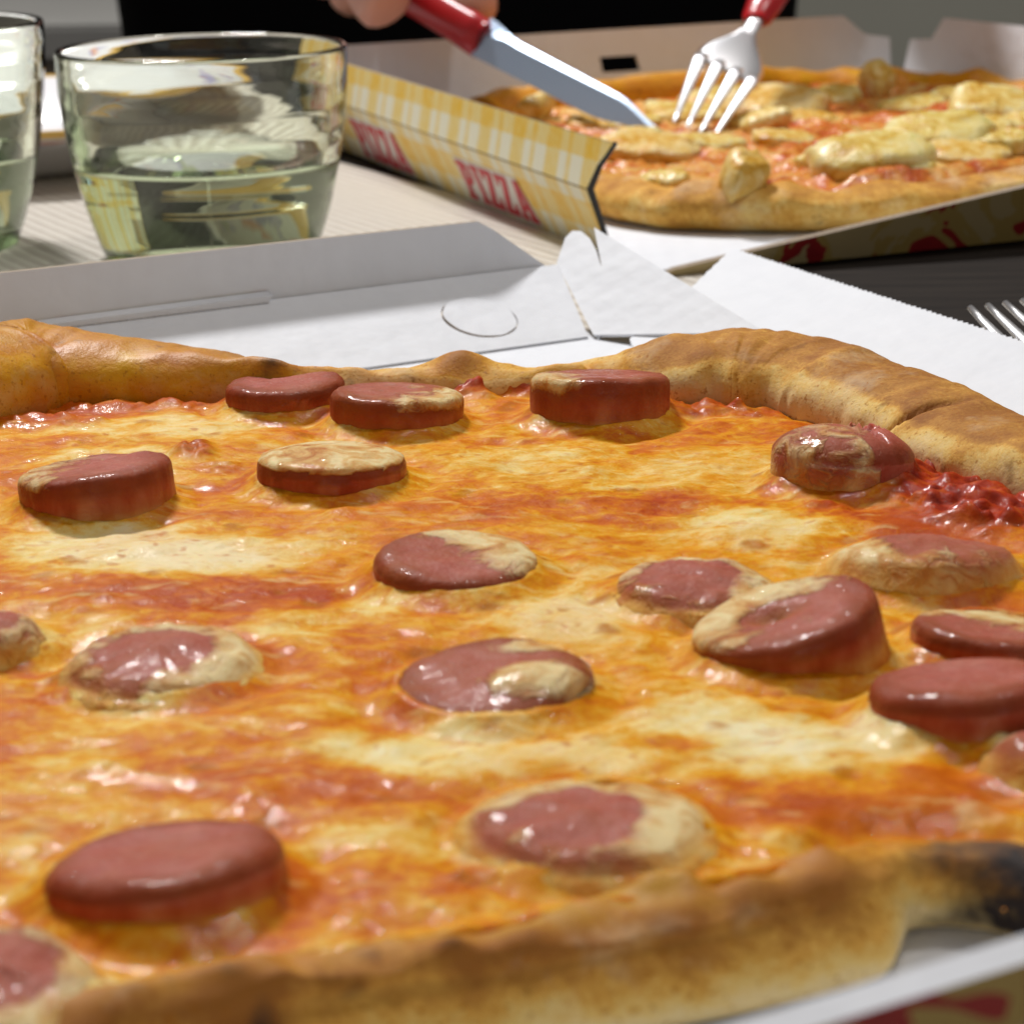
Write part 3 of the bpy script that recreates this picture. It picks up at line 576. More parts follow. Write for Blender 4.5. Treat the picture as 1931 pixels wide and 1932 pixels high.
def make_slice(k, spec, cx0, cy0, rad):
    px, pt, pb, wd, style, roll, pitch, fdir, famt, tst, thk, lab = spec
    zb = atd(px, pt, cy0 + rad * .9)[2] - SURF; pitch = max(-13, min(9, math.degrees(math.atan2(zb - thk * (1.1 if style == 'drape' else 1), 1.6 * rad))))
    n = 96; rb = .0022 if k in (14, 11, 6) else .0016
    if style in ('disc', 'half', 'cap', 'end'):
        pr_ = [(.0, -.006), (.6, -.006), (.98, -.006), (1.0, -.004), (1.0, -.002), (1.0, 0), (1.004, (thk - rb) * .4), (1.004, (thk - rb) * .8), (1.0, thk - rb)]
        pr_ += [(1 - rb / rad * (1 - math.cos(a)), thk - rb + rb * math.sin(a)) for a in np.linspace(.25, math.pi / 2, 6)]
        pr_ += [(u, thk + .0004 * (1 - u * u) - (.0004 if style != 'cap' else -.0008) * (1 - u)) for u in np.linspace(min(.84, 1 - rb / rad - .03), .0, 14)]
    elif style == 'low':
        rb = .0022
        pr_ = [(.0, -.006), (.7, -.006), (1.0, -.005), (1.02, -.001), (1.0, thk * .45)] + [(1 - rb / rad * (1 - math.cos(a)), thk - rb + rb * math.sin(a)) for a in np.linspace(.1, math.pi / 2, 7)] + [(u, thk + .0006 * (1 - u * u)) for u in np.linspace(.8, 0, 14)]
    else:
        pr_ = [(.0, -.006), (.8, -.006), (1.30, -.004), (1.29, -.0018), (1.20, -.0004), (1.12, .0006), (1.06, thk * .30), (1.01, thk * .48), (.96, thk * .64), (.90, thk * .75), (.82, thk * .82), (.72, thk * .88), (.60, thk * .97), (.46, thk * 1.06), (.30, thk * 1.13), (.15, thk * 1.17), (0, thk * 1.18)]
    m_ = len(pr_); P_ = np.array(pr_); a = np.linspace(0, 2 * np.pi, n, endpoint=False)
    rr = P_[:, 0][None] * rad * (1 + .018 * np.sin(2 * a + k)[:, None] + .010 * np.sin(5 * a + 2 * k)[:, None]) * np.ones((n, 1)); zz = np.repeat(P_[:, 1][None], n, 0)
    x = rr * np.cos(a)[:, None]; y = rr * np.sin(a)[:, None]
    lum = fbm(x * 220 + k * 3.1, y * 220 + k, 3, 3)
    topm = sstep(.2, .9, zz / thk)
    zz = zz + lum * .00045 * topm + fbm(x * 700 + k, y * 700, 5, 2) * .00008 * topm
    rs = 1 + fbm(a * 5 + k * 2, a * 0 + k, 2, 2)[:, None] * .016 + (fbm(a[:, None] * 11 + k, zz * 160, 6, 3)) * .020 * sstep(.7, 1., rr / rad)
    x = x * rs; y = y * rs
    film = np.full(x.shape, famt) * .9 + .55 * ((x * fdir[0] + y * fdir[1]) / rad) * (famt > .1) * 1.0
    side = sstep(.955, .985, np.repeat(P_[:, 0][None], n, 0)) * (1 - sstep(.93, 1.0, zz / thk) * .5); side = np.where(np.repeat((P_[:, 1] < thk * .85)[None], n, 0), np.maximum(side, sstep(.8, .98, rr / rad)), side)
    toastm = np.full(x.shape, tst) + .35 * fbm(x * 130 + k, y * 130, 7, 2)
    skirt = np.zeros(x.shape)
    if style in ('drape',):
        u = rr / rad; skirt = np.clip(sstep(.98, 1.12, u) * (.85 + .5 * fbm(x * 300, y * 300, 2, 2)), 0, 1); side = side * .12
        film = film + .34 * sstep(.45, .95, u) - .42 * sstep(.70, .25, u) + .25 * fbm(x * 160 + k, y * 160, 9, 3); toastm = toastm + .45 * np.exp(-((u - .92) / .12)**2)
        zz = zz + fbm(x * 330 + k, y * 330, 4, 3) * .0008 * topm
    elif style == 'cap':
        film = np.where(zz > thk * .8, .95, .16) ; zz = zz + (zz > thk * .8) * .0004; side = side
    elif style == 'disc' or style == 'half':
        film = film * (.25 + .75 * sstep(thk * .35, thk * .95, zz)); skirt = sstep(.0003, -.0008, zz) * .6
    elif style == 'low':
        film = .45 + famt * 1.3 * np.clip((x * fdir[0] + y * fdir[1]) / rad * 1.0, -1, 1) ; lobe = np.exp(-(((x - .45 * rad) / (.55 * rad))**2 + ((y + .30 * rad) / (.38 * rad))**2)); film = .18 + .85 * lobe + .8 * np.exp(-(((x - .5 * rad) / (.42 * rad))**2 + ((y - .62 * rad) / (.2 * rad))**2)); zz = zz + lobe * .0016 * topm; skirt = sstep(.0008, -.0006, zz) * .7
    if style == 'end':      # knotted end: dome left, puckered casing on the right
        u = np.clip(rr / rad, 0, 1); dome = np.sqrt(np.clip(1 - u**2.4, 0, 1)); zz = np.where(zz > thk * .5, thk * (.42 + .66 * dome), zz)
        kx, ky = .18 * rad, .32 * rad; aa = np.arctan2(y - ky, x - kx); dd = np.hypot(x - kx, y - ky) / rad
        pleat = np.sin(aa * 22) * np.exp(-((dd - .28) / .25)**2) * (x > kx - .1 * rad); zz = zz + pleat * .0009 * topm - np.exp(-(dd / .14)**2) * .0030 * topm
        seam = np.exp(-((x - kx + .35 * (y - ky)) / (.06 * rad))**2) * (y > -.5 * rad); zz = zz - seam * .0022 * topm
        film = np.where(x < kx - .2 * (y - ky), .52, -.1); toastm = np.where(x < kx, .75 * sstep(.1 * rad, .5 * rad, y) + .25, .0); side = side * 0 + np.where(x > kx, .35, .1); skirt = sstep(.0011, -.0004, zz) * .7 * (x < kx)
    if k == 0:              # heart-like notch at the back
        nt = np.exp(-((x + .12 * rad) / (.22 * rad))**2) * sstep(.1 * rad, .8 * rad, y); zz = zz - nt * .0024 * topm
    if k == 9: film = film - 1.2 * np.exp(-(((x + .05 * rad) / (.30 * rad))**2 + ((y - .05 * rad) / (.16 * rad))**2)); hol = np.exp(-(((x + .12 * rad) / (.28 * rad))**2 + ((y - .02 * rad) / (.18 * rad))**2)); zz = zz - hol * .0016 * topm; toastm = toastm + hol * 1.2
    if k == 6: film = film + .5 * np.exp(-(((x - .55 * rad) / (.3 * rad))**2 + ((y - .5 * rad) / (.3 * rad))**2))
    ro, pi_ = R(roll), R(pitch)
    c_, s_ = math.cos(ro), math.sin(ro); x2 = x * c_ + zz * s_; z2 = -x * s_ + zz * c_
    c_, s_ = math.cos(pi_), math.sin(pi_); y2 = y * c_ - z2 * s_; z3 = y * s_ + z2 * c_
    if style == 'drape': z3 = np.where(zz < .0010, zz, z3)
    me = mesh('sausage_slice', np.stack([x2, y2, z3], -1).reshape(-1, 3), gridfaces(n, m_, True, False))
    for nm, ar in (('film', film), ('side', side), ('toast', toastm), ('skirt', skirt), ('rim', sstep(.60, .90, np.repeat(P_[:, 0][None], n, 0) + .14 * fbm(x * 120 + k, y * 120, 8, 2)) * (zz > thk * .5) * (style != 'drape'))): setattr_f(me, nm, ar)
    bm = bmesh.new(); bm.from_mesh(me); bmesh.ops.remove_doubles(bm, verts=bm.verts[:], dist=1e-6); bmesh.ops.recalc_face_normals(bm, faces=bm.faces[:]); bm.to_mesh(me); bm.free()
    o = link('sausage_slice', me, M['meat']); lift = .0 if abs(roll) < 10 else .001
    o.location = (cx0, cy0, SURF + lift - (.0012 if style == 'half' else 0)); tag(o, lab, 'sausage slice', 'sausage slices on the pizza')
    return o
for (cx0, cy0, rad, k) in slices: make_slice(k, SL[k], cx0, cy0, rad)

# ------------------------------------------------------------------ far pizza box
BC = at(1240, 517, .001); BC[2] = 0
D2 = np.array([-.366, .930, 0]); D2 /= np.linalg.norm(D2); D1 = np.array([.915, .403, 0]); D1 /= np.linalg.norm(D1)
Bw = at(1150, 480, 0); t0 = float((Bw - BC) @ D2); OUTW = np.array([-D2[1], D2[0], 0])   # outward, to the left of the lettered wall
wl_len = .252; cor = Bw + D2 * wl_len; LB = .245; LW = t0 + wl_len
fb = tag(empty('pizza_box', BC + .12 * D1 + .14 * D2), 'yellow gingham printed pizza box standing behind the glass and the white box', 'pizza box')
q2 = lambda p: (float((p - BC) @ np.array([1, 0, 0])), float((p - BC) @ np.array([0, 1, 0])))
panel('floor_panel', [[q2(BC), q2(BC + D1 * (LB + .045)), q2(cor + D1 * LB), q2(cor), q2(Bw)]], BC + np.array([0, 0, .0012]), (1, 0, 0), (0, 1, 0), fb, t=.0016)
# lettered wall: lower half leans out, upper half folds back in
# crease position from the photo
cr = at(1113, 357, .0205); off_c = (cr - Bw) @ OUTW
low_up = OUTW * off_c + np.array([0, 0, .0205]); lh = np.linalg.norm(low_up)
top_p = at(1160, 271, .0345); off_t = (top_p - Bw) @ OUTW
up_up = OUTW * (off_t - off_c) + np.array([0, 0, .014]); uh = np.linalg.norm(up_up)
def wavy(x0, x1, y0, y1, e0, e1):
    return [(x0 + e0, y0), (x1, y0), (x1, y1), (x0 + e1, y1)]
ec = (cr - Bw) @ D2; et = (top_p - Bw) @ D2
# panels are drawn with x along -D2 so that the printed face looks outward
lw_ = panel('lettered_wall', [[(-wl_len, 0), (0, 0), (-ec * .5, lh * .45), (-ec, lh), (-wl_len, lh)]], Bw, -D2, low_up, fb, front='gingham', back='card')
uw_ = panel('folded_rim', [[(-wl_len, 0), (-ec, 0), (-ec - (et - ec) * .35, uh * .5), (-et, uh), (-wl_len, uh)]], Bw + low_up, -D2, up_up, fb, front='gingham', back='card')
# dark cut line down the end of that wall
lm = frame(Bw, -D2, low_up); um = frame(Bw + low_up, -D2, up_up)
pts = [lm @ Vector(p) for p in ((0, 0, 0), (-ec * .5 + .0004, lh * .45, 0), (-ec, lh, 0))] + [um @ Vector(p) for p in ((-ec - (et - ec) * .35, uh * .5, 0), (-et, uh, 0))]
v, f = tube(pts, [.0011, .0009, .0011, .0008, .0007], 8)
under(fb, 'cut_edge', mesh('cut_edge', v, f), M['dark_ink'])
# lettering
def glyphs(ch):
    if ch == 'I': return [[(0, 0), (.36, 0), (.36, .13), (.27, .13), (.27, .87), (.36, .87), (.36, 1), (0, 1), (0, .87), (.09, .87), (.09, .13), (0, .13)]], .42
    if ch == 'P':
        arc = [(.34 + .26 * math.cos(a), .70 + .30 * math.sin(a)) for a in np.linspace(-math.pi / 2, math.pi / 2, 10)]; ins = [(.33 + .10 * math.cos(a), .70 + .15 * math.sin(a)) for a in np.linspace(-math.pi / 2, math.pi / 2, 8)]
        return [[(0, 0), (.38, 0), (.38, .13), (.28, .13), (.28, .40)] + arc + [(0, 1), (0, .87), (.09, .87), (.09, .13), (0, .13)], [(.28, .55)] + ins + [(.28, .85)]], .64
    if ch == 'Z': return [[(0, 0), (.60, 0), (.60, .32), (.51, .32), (.47, .15), (.25, .15), (.59, .88), (.59, 1), (.03, 1), (.03, .70), (.12, .70), (.16, .85), (.34, .85), (0, .12)]], .66
    return [[(0, 0), (.28, 0), (.28, .13), (.22, .13), (.245, .27), (.43, .27), (.455, .13), (.39, .13), (.39, 0), (.72, 0), (.72, .13), (.65, .13), (.45, 1), (.23, 1), (.06, .13), (0, .13)], [(.27, .40), (.34, .76), (.405, .40)]], .74
def lettering(x0, y0, wdt, hgt, o, ux, uy, par):
    loops = []; x = 0
    for ch in 'PIZZA':
        g, adv = glyphs(ch); loops.append([[(px_ * .92 + x, py_) for px_, py_ in lp] for lp in g]); x += adv
    s = wdt / x; sc_ = lambda lp: [(x0 + a * s, y0 + b * hgt) for a, b in lp]
    m = 0.0011; back = [[(x0 - m, y0 - m), (x0 + wdt + m * .6, y0 - m), (x0 + wdt - .12 * wdt, y0 + hgt + m), (x0 - m, y0 + hgt + m)]]
    def put(nm, lps, t, lift, mat):
        me = curve_mesh(nm, lps, t); o_ = bpy.data.objects.new(nm, me); col.objects.link(o_); me.materials.append(M[mat]); o_.parent = lw_
        o_.matrix_basis = (Matrix.Translation(par.location) @ lw_.matrix_basis).inverted() @ frame(o, ux, uy) @ Matrix.Translation((0, 0, lift)); return o_
    put('lettering_ground', back, .00016, .0008, 'white_ink')
    for g in loops: put('letter', [sc_(lp) for lp in g], .00016, .00105, 'red_ink')
def wall_xy(px, py):
    nrm = np.cross(-D2, low_up / lh); d = ray(px, py); s = ((Bw - CAMP) @ nrm) / (d @ nrm); p = CAMP + d * s - Bw; return p @ -D2, p @ (low_up / lh)
for (tl, bl, br) in (((860, 297), (900, 378), (1026, 417)), ((664, 222), (696, 296), (792, 335))):
    a_, b_, c_ = wall_xy(*tl), wall_xy(*bl), wall_xy(*br)
    y0 = (b_[1] + c_[1]) / 2; x0 = (a_[0] + b_[0]) / 2
    lettering(x0, max(.002, y0), c_[0] - x0, a_[1] - max(.002, y0), Bw, -D2, low_up, fb)
# back, right and front walls
HB = .037
slot0, slot1 = .112, .128
bwall = [[(0, 0), (LB, 0), (LB, HB - .010), (LB - .012, HB - .008), (LB - .022, HB), (.004, HB), (0, HB - .004)], [(slot0, .0205), (slot1 + .001, .0205), (slot1 - .001, .0265), (slot0 - .001, .0265)]]
panel('back_wall', bwall, cor + np.array([0, 0, .0005]), D1, (D2[0] * .12, D2[1] * .12, 1), fb)
rw0 = cor + D1 * LB
panel('right_wall', [[(0.004, 0), (LW, 0), (LW, HB), (.022, HB), (.017, HB - .009), (.004, HB - .010)]], rw0 + np.array([0, 0, .0005]), BC + D1 * (LB + .045) - rw0, (D1[0] * .25, D1[1] * .25, 1), fb)
panel('front_wall', [[(0, 0), (LB + .04, 0), (LB + .04, .037), (.235, .034), (.125, .0203), (.004, .0022)]], BC + np.array([0, 0, .0003]), D1, (-D2[0] * .45, -D2[1] * .45, 1), fb, front='outer', back='card')

# ------------------------------------------------------------------ far pizza
p2c = BC + D1 * .140 + D2 * .148; P2 = Vector((p2c[0], p2c[1], .002))
pz2 = tag(empty('artichoke_pizza', P2), 'half cut pizza with tomato and pale artichoke pieces in the gingham box', 'pizza')
S1, S2, EXP = .130, .132, 2 / 3.2
def out2(a):
    c, s = math.cos(a), math.sin(a); u = S1 * math.copysign(abs(c)**EXP, c); v = S2 * math.copysign(abs(s)**EXP, s); k = 1 + .012 * math.sin(5 * a + 1) + .01 * math.sin(9 * a)
    p = D1 * u * k + D2 * v * k; return np.array([p[0], p[1]])
N2, K2 = 420, 20; A2 = np.linspace(0, 2 * math.pi, N2, endpoint=False); ro = np.array([out2(a) for a in A2]); tn = np.roll(ro, -1, 0) - np.roll(ro, 1, 0); tn /= np.linalg.norm(tn, axis=1)[:, None]; ni = np.stack([-tn[:, 1], tn[:, 0]], 1)
t2 = np.linspace(0, 2 * math.pi, K2, endpoint=False); hh = (.0140 + .0045 * np.array([math.sin(a) for a in A2]) + .0012 * np.array([math.sin(3 * a + 2) for a in A2]) + .003 * fbm(A2 * 6, A2 * 0, 3, 3))[:, None]; ww = .021
lump = fbm(np.repeat((A2 * 9)[:, None], K2, 1), np.repeat(t2[None], N2, 0), 3, 3) * .0018
DD = ww / 2 * (1 - np.cos(t2))[None] + lump; ZZ = hh / 2 * (1 + np.sin(t2))[None] + lump * (np.sin(t2)[None] > -.3)
vx = ro[:, 0][:, None] + ni[:, 0][:, None] * DD; vy = ro[:, 1][:, None] + ni[:, 1][:, None] * DD
TW = lambda x_, y_: (.10 + .90 * sstep(.06, -.09, x_ * D2[0] + y_ * D2[1]))
ZZ = np.maximum(ZZ, 0) + .045 * TW(vx, vy) * np.maximum(vx * D1[0] + vy * D1[1] + .12, 0) * sstep(0, .6, ZZ / hh)
me = mesh('crust', np.stack([vx, vy, np.maximum(ZZ, 0)], -1).reshape(-1, 3), gridfaces(N2, K2, True, True)); bm = bmesh.new(); bm.from_mesh(me); bmesh.ops.recalc_face_normals(bm, faces=bm.faces[:]); bm.to_mesh(me); bm.free()
setattr_f(me, 'toast', .42 + .2 * sstep(.2, 1, np.sin(t2))[None] + .0 * lump); setattr_f(me, 'burn', 0 * lump); setattr_f(me, 'oil', .8 * sstep(.1, .6, -np.cos(t2))[None] + 0 * lump)
link('crust', me, M['crust'], pz2)
NR = 70; vt = []; 
for i in range(N2):
    for j in range(NR):
        r_ = .93 * (j / (NR - 1)); p = ro[i] * r_; zt = .0108 + .0036 * fbm(p[0] * 60, p[1] * 60, 4, 4) + .0026 * fbm(p[0] * 200, p[1] * 200, 2, 3) - .004 * (r_ > .9) + .045 * float(TW(p[0], p[1])) * max(0, p[0] * D1[0] + p[1] * D1[1] + .12); vt.append((p[0], p[1], zt))
vt = np.array(vt); pxx, pyy = pix(vt[:, 0] + P2.x, vt[:, 1] + P2.y, vt[:, 2] + P2.z)
link('tomato_topping', mesh('tomato_topping', vt, gridfaces(N2, NR, True, False)), M['top2'], pz2)
# artichoke pieces lying on it
def piece(px, py, wpx, hpx, kind, rz, tilt, lab):
    zo = .0125; g = at(px, py + hpx * .40, zo)
    for _ in range(4): zo = .0125 + .045 * float(TW(g[0] - p2c[0], g[1] - p2c[1])) * ((g[0] - p2c[0]) * D1[0] + (g[1] - p2c[1]) * D1[1] + .12); g = at(px, py + hpx * .40, zo); dist = np.linalg.norm(g - CAMP); wd = wpx * 1.15 / F_PX * dist; ht = max(.004, hpx / F_PX * dist * .8); n, m_ = 40, 17; vs = []; sd = px * .37
    for i in range(n):
        a = 2 * math.pi * i / n
        for j in range(m_):
            b = -math.pi / 2 + math.pi * j / (m_ - 1); cr_ = max(math.cos(b), 0) ** (.45 if kind == 'slab' else .7)
            ca, sa = math.cos(a), math.sin(a); q_ = {'slab': 3.2, 'heart': 2.2, 'wedge': 1.25}[kind]; w_ = (abs(ca)**q_ + abs(sa)**q_) ** (-1 / q_)
            w_ *= 1 + .24 * float(fbm(ca * 1.6 + sd, sa * 1.6 + b * .8, 2, 4))
            x = cr_ * ca * wd / 2 * w_; y = cr_ * sa * wd * (.34 if kind != 'slab' else .40) * w_; lay = abs(((x * 1.2 + y * .6) / .0042 + .5 * float(fbm(x * 200 + sd, y * 200, 5, 2))) % 1 - .5) * 2
            z_ = math.copysign(abs(math.sin(b))**.7, b) * ht * .5 * (1 + .28 * float(fbm(x * 130 + sd, y * 170, 3, 3))) + (lay - .5) * .0007 * (b > 0)
            if kind == 'wedge': z_ += (x / wd + .5) * ht * .5 * (b > -.6)
            vs.append((x, y, z_))
    me = mesh('artichoke_piece', vs, gridfaces(n, m_, True, False)); bm = bmesh.new(); bm.from_mesh(me); bmesh.ops.remove_doubles(bm, verts=bm.verts[:], dist=1e-6); bmesh.ops.recalc_face_normals(bm, faces=bm.faces[:]); bm.to_mesh(me); bm.free()
    o = link('artichoke_piece', me, M['art']); o.location = (g[0], g[1], zo - .001 + ht * .32); o.rotation_euler = (R(tilt), R(random.uniform(-8, 8)), R(rz)); tag(o, lab, 'artichoke', 'artichoke pieces on the far pizza')
AP = [(1005, 205, 75, 60, 'wedge', 20, 10, 'pale artichoke tip poking up behind the gingham rim of the box'),
    (1235, 270, 150, 55, 'slab', -10, 8, 'cream artichoke lump at the cut corner beside the gingham rim'), (1330, 262, 130, 50, 'heart', 10, 5, 'yellow artichoke piece under the tines of the standing fork'),
    (1395, 325, 110, 95, 'wedge', 75, 20, 'pointed artichoke wedge standing near the front crust of the far pizza'), (1460, 190, 170, 75, 'slab', -15, 14, 'large pale artichoke slab behind the standing fork'),
    (1560, 175, 120, 40, 'heart', 15, 10, 'olive yellow artichoke strip behind the large pale slab'), (1640, 280, 230, 95, 'heart', 12, 10, 'ribbed artichoke half lying across the middle of the far pizza'),
    (1770, 245, 170, 90, 'slab', -8, 16, 'broad cream artichoke half resting against the ribbed one'), (1880, 195, 150, 80, 'slab', 0, 20, 'round white artichoke heart by the far right crust'), (1850, 235, 120, 45, 'heart', 20, 10, 'greenish artichoke leaf in front of the round white heart'),
    (1650, 150, 85, 70, 'wedge', 85, 10, 'brown tipped artichoke stalk standing at the back of the far pizza'), (1300, 205, 150, 42, 'slab', 5, 5, 'golden artichoke slice between knife and standing fork'), (1200, 225, 90, 40, 'heart', 20, 5, 'small artichoke bit beside the knife blade'),
    (1905, 265, 110, 50, 'wedge', 10, 10, 'artichoke wedge beside the front crust at the open end'), (1720, 190, 110, 36, 'heart', 5, 10, 'thin artichoke slice behind the broad cream half')]
AP += [(1120, 225, 80, 36, 'slab', 15, 8, 'golden artichoke scrap right behind the knife tip'), (1560, 300, 120, 46, 'wedge', -20, 8, 'artichoke shard leaning on the ribbed half'), (1480, 255, 110, 40, 'slab', 10, 6, 'flat artichoke chip right of the standing fork'), (1700, 305, 110, 34, 'slab', 8, 6, 'artichoke sliver between ribbed half and front crust'), (1790, 180, 90, 34, 'wedge', 30, 8, 'small artichoke curl behind the round white heart'), (1250, 330, 90, 44, 'heart', -30, 10, 'browned artichoke crumb at the cut corner of the far pizza'), (1520, 215, 100, 34, 'heart', 0, 8, 'yellow artichoke shred in front of the large pale slab')]
AP += [(1430, 225, 130, 44, 'wedge', -25, 12, 'cream artichoke chunk touching the right tine of the fork'), (1820, 280, 140, 44, 'slab', -10, 10, 'flat artichoke slab along the raised front crust'), (1180, 265, 120, 46, 'wedge', 15, 14, 'artichoke wedge leaning over the gingham rim end'), (1350, 175, 120, 38, 'heart', 10, 8, 'artichoke shred under the back crust behind the fork'), (1930, 225, 100, 44, 'heart', 0, 14, 'artichoke quarter against the right crust')]
for a in AP: piece(*a)

# ------------------------------------------------------------------ tumblers with water
def tumbler(loc, rt_, rb_, h, label, wlevel):
    t = tag(empty('water_glass', loc), label, 'glass', 'water glasses on the runner')
    wall_t = .0019; outp = []; inp = []
    rad = lambda s: rb_ + (rt_ - rb_) * (1 - (1 - s)**2.1)
    for s in np.linspace(0, 1, 60):
        z_ = h * s; rip = -.00009 * sum(math.exp(-((z_ - h * g_) / .0013)**2) for g_ in (.40, .53, .62, .74, .86, .90))
        outp.append((float(rad(s) + rip), z_))
    for s in np.linspace(1, .085, 50):
        inp.append((float(rad(s)) - wall_t - .0042 * (1 - s), h * s))
    rim = [(rt_ - wall_t * .5 + wall_t * .5 * math.cos(a), h + wall_t * .5 * math.sin(a)) for a in np.linspace(.2, math.pi - .2, 7)]
    prof = [(.0001, .0015), (rb_ * .75, .0014), (rb_ - .002, 0.)] + outp + rim + inp + [(inp[-1][0] * .6, .0048), (.0001, .0045)]
    def wob(a, r, z_, j):
        k = .00006 * math.sin(3 * a + z_ * 120); ok = 1 if 8 < j < 62 else 0
        return r + k * ok, z_ + ok * .0006 * math.sin(2 * a + 1.3) * (1 if .018 < z_ < h - .01 else 0)
    me = lathe('glass_body', prof, 128, wob); bm = bmesh.new(); bm.from_mesh(me); bmesh.ops.recalc_face_normals(bm, faces=bm.faces[:]); bm.to_mesh(me); bm.free()
    link('glass_body', me, M['glass'], t)
    wi = [(r + .00012, z_) for r, z_ in inp if z_ < wlevel][::-1]
    wp = [(.0001, .0044), (wi[0][0] * .6, .0047)] + wi + [(wi[-1][0] - .0012, wlevel - .0006), (.0001, wlevel - .0006)]
    me = lathe('water', wp, 96); bm = bmesh.new(); bm.from_mesh(me); bmesh.ops.recalc_face_normals(bm, faces=bm.faces[:]); bm.to_mesh(me); bm.free()
    link('water', me, M['water'], t)
gA = atd(382, 87, .70); tumbler((gA[0] - .0003, .70, 0), .0412, .0300, gA[2] - .001, 'green tinted tumbler of water beside the gingham box', .029)
gB = atd(-170, 42, .725); tumbler((gB[0], .725, 0), .0385, .0265, gB[2] - .001, 'green tinted tumbler of water next to the floral plate', .028)

# ------------------------------------------------------------------ plate
pp = [(.0001, .006), (.045, .006), (.052, .0085), (.060, .0150), (.0865, .0215), (.0895, .0222), (.0900, .0212), (.0865, .0190), (.062, .0120), (.053, .004), (.045, .000), (.041, .000), (.040, .003), (.0001, .003)]
pl = link('dinner_plate', lathe('dinner_plate', pp, 96), M['plate']); pl.location = (-.178, .90, 0); tag(pl, 'white plate with floral band and yellow rim behind the glasses', 'plate')

# ------------------------------------------------------------------ cutlery
def fork(name, tip, neck, end, normal, label, handle_mat):
    """tip/neck/end points of the middle line; normal = direction the hollow of the fork faces"""
    tip, neck, end, nrm = Vector(tip), Vector(neck), Vector(end), Vector(normal).normalized()
    ax = (neck - tip).normalized(); side = ax.cross(nrm).normalized(); nrm = side.cross(ax).normalized(); Lh = (neck - tip).length
    t = tag(empty(name, (neck + end) / 2), label, 'fork')
    def pt(s, lat, dep): return tip + ax * s * Lh + side * lat + nrm * dep
    bow = lambda s: -.006 * math.sin(math.pi * min(1, s * .95)) * (Lh / .075)
    for k in range(4):
        lat = (k - 1.5) * .0066; pts = []; rad = []
        for s in np.linspace(0, .56, 10): pts.append(pt(s, lat * (.74 + .26 * min(1, s / .5)), bow(s))); rad.append((.0008 + .0019 * min(1, s * 2.0), .0006 + .0009 * min(1, s * 2)))
        v, f = tube(pts, rad, 10); under(t, 'tine', mesh('tine', v, f), M['steel'])
    v = []; rows = np.linspace(.50, 1.0, 16); nc = 13
    for s in rows:
        u = (s - .5) / .5; wdt = .0122 * (1 - sstep(.25, .98, u) * .72)
        for side_ in (1, -1):
            for i in range(nc):
                l = -wdt + 2 * wdt * i / (nc - 1); l = l * side_; v.append(pt(s, l, bow(s) + .0012 * (l / .011)**2 + side_ * .0007 * (1 - (l / wdt)**4)))
    under(t, 'head', mesh('head', v, gridfaces(16, nc * 2, False, True) + [tuple(range(nc * 2))[::-1], tuple(15 * nc * 2 + i for i in range(nc * 2))]), M['steel'])
    ax2 = (end - neck); pts = [neck - ax * .004 + (ax2 * s) for s in (0, .06, .12, .2)]; v, f = tube(pts, [(.0034, .0013), (.0032, .0015), (.003, .0018), (.003, .002)], 14); under(t, 'neck', mesh('neck', v, f), M['steel'])
    pts = [neck + ax2 * s for s in (.10, .13, .25, .5, .8, .96, 1.)]; v, f = tube(pts, [(.004, .003), (.0058, .0042), (.0068, .005), (.0075, .0055), (.0085, .006), (.008, .0055), (.004, .003)], 18); under(t, 'handle', mesh('handle', v, f), M[handle_mat])
    return t
f_tip = atd(1308, 246, .845); f_neck = atd(1412, 62, .885); f_end = atd(1530, -150, .945)
fork('dinner_fork', f_tip, f_neck, f_end, (.15, 1., -.25), 'steel fork with red handle standing upright in the far pizza', 'red_plastic')
rt_tip = at(1878, 573, .0165); dirf = Vector((.47, -.88, 0)).normalized()
rt_neck = Vector(rt_tip) + dirf * .078 + Vector((0, 0, -.0135)); rt_end = rt_neck + dirf * .115 + Vector((0, 0, .003))
fork('dinner_fork', rt_tip, rt_neck, rt_end, (0, 0, 1.), 'steel fork lying on the dark table next to the serrated flap', 'red_plastic')
# knife: tip, heel of the blade, end of the handle
k_tip = Vector(atd(1242, 250, .845)); k_heel = Vector(atd(906, 72, .905)); k_end = Vector(atd(640, -100, .965))
kn = tag(empty('table_knife', k_heel), 'steel table knife with red plastic handle cutting the far pizza', 'knife')
kax = (k_heel - k_tip); kl = kax.length; kax.normalize(); ku0 = Vector((.05, .45, .85)); kup = (ku0 - kax * kax.dot(ku0)).normalized(); kn_n = kax.cross(kup).normalized()
v = []; NB_ = 26; cs_ = 1 if kn_n.y < 0 else -1
for i in range(NB_):
    s = i / (NB_ - 1); top = .0012 + .0040 * sstep(0, .25, s) + .0030 * sstep(.8, 1, s); bot = -.0010 - .0046 * sstep(0, .35, s) - .0015 * s; bv = .0012 + .0012 * s + .0045 * sstep(.84, 1, s); c = k_tip + kax * kl * s; th_ = cs_ * (.0004 + .0012 * s)
    for (u, tt) in ((top, -th_ * .4), (top, 0), (top - bv, th_), (bot, cs_ * .00008), (bot, -cs_ * .00008), (top - bv, -th_ * .8)): v.append(c + kup * u + kn_n * tt)
under(kn, 'blade', mesh('blade', v, gridfaces(NB_, 6, False, True) + [tuple(range(6))[::-1], tuple((NB_ - 1) * 6 + i for i in range(6))]), M['blade'], False)
hv = k_end - k_heel; pts = [k_heel + hv * s for s in (-.02, 0., .06, .2, .45, .7, .92, 1.)]
v, f = tube(pts, [(.0030, .0068), (.0046, .0080), (.0052, .0080), (.0054, .0075), (.0058, .0080), (.006, .0085), (.0055, .008), (.003, .005)], 18); under(kn, 'handle', mesh('handle', v, f), M['red_plastic'])

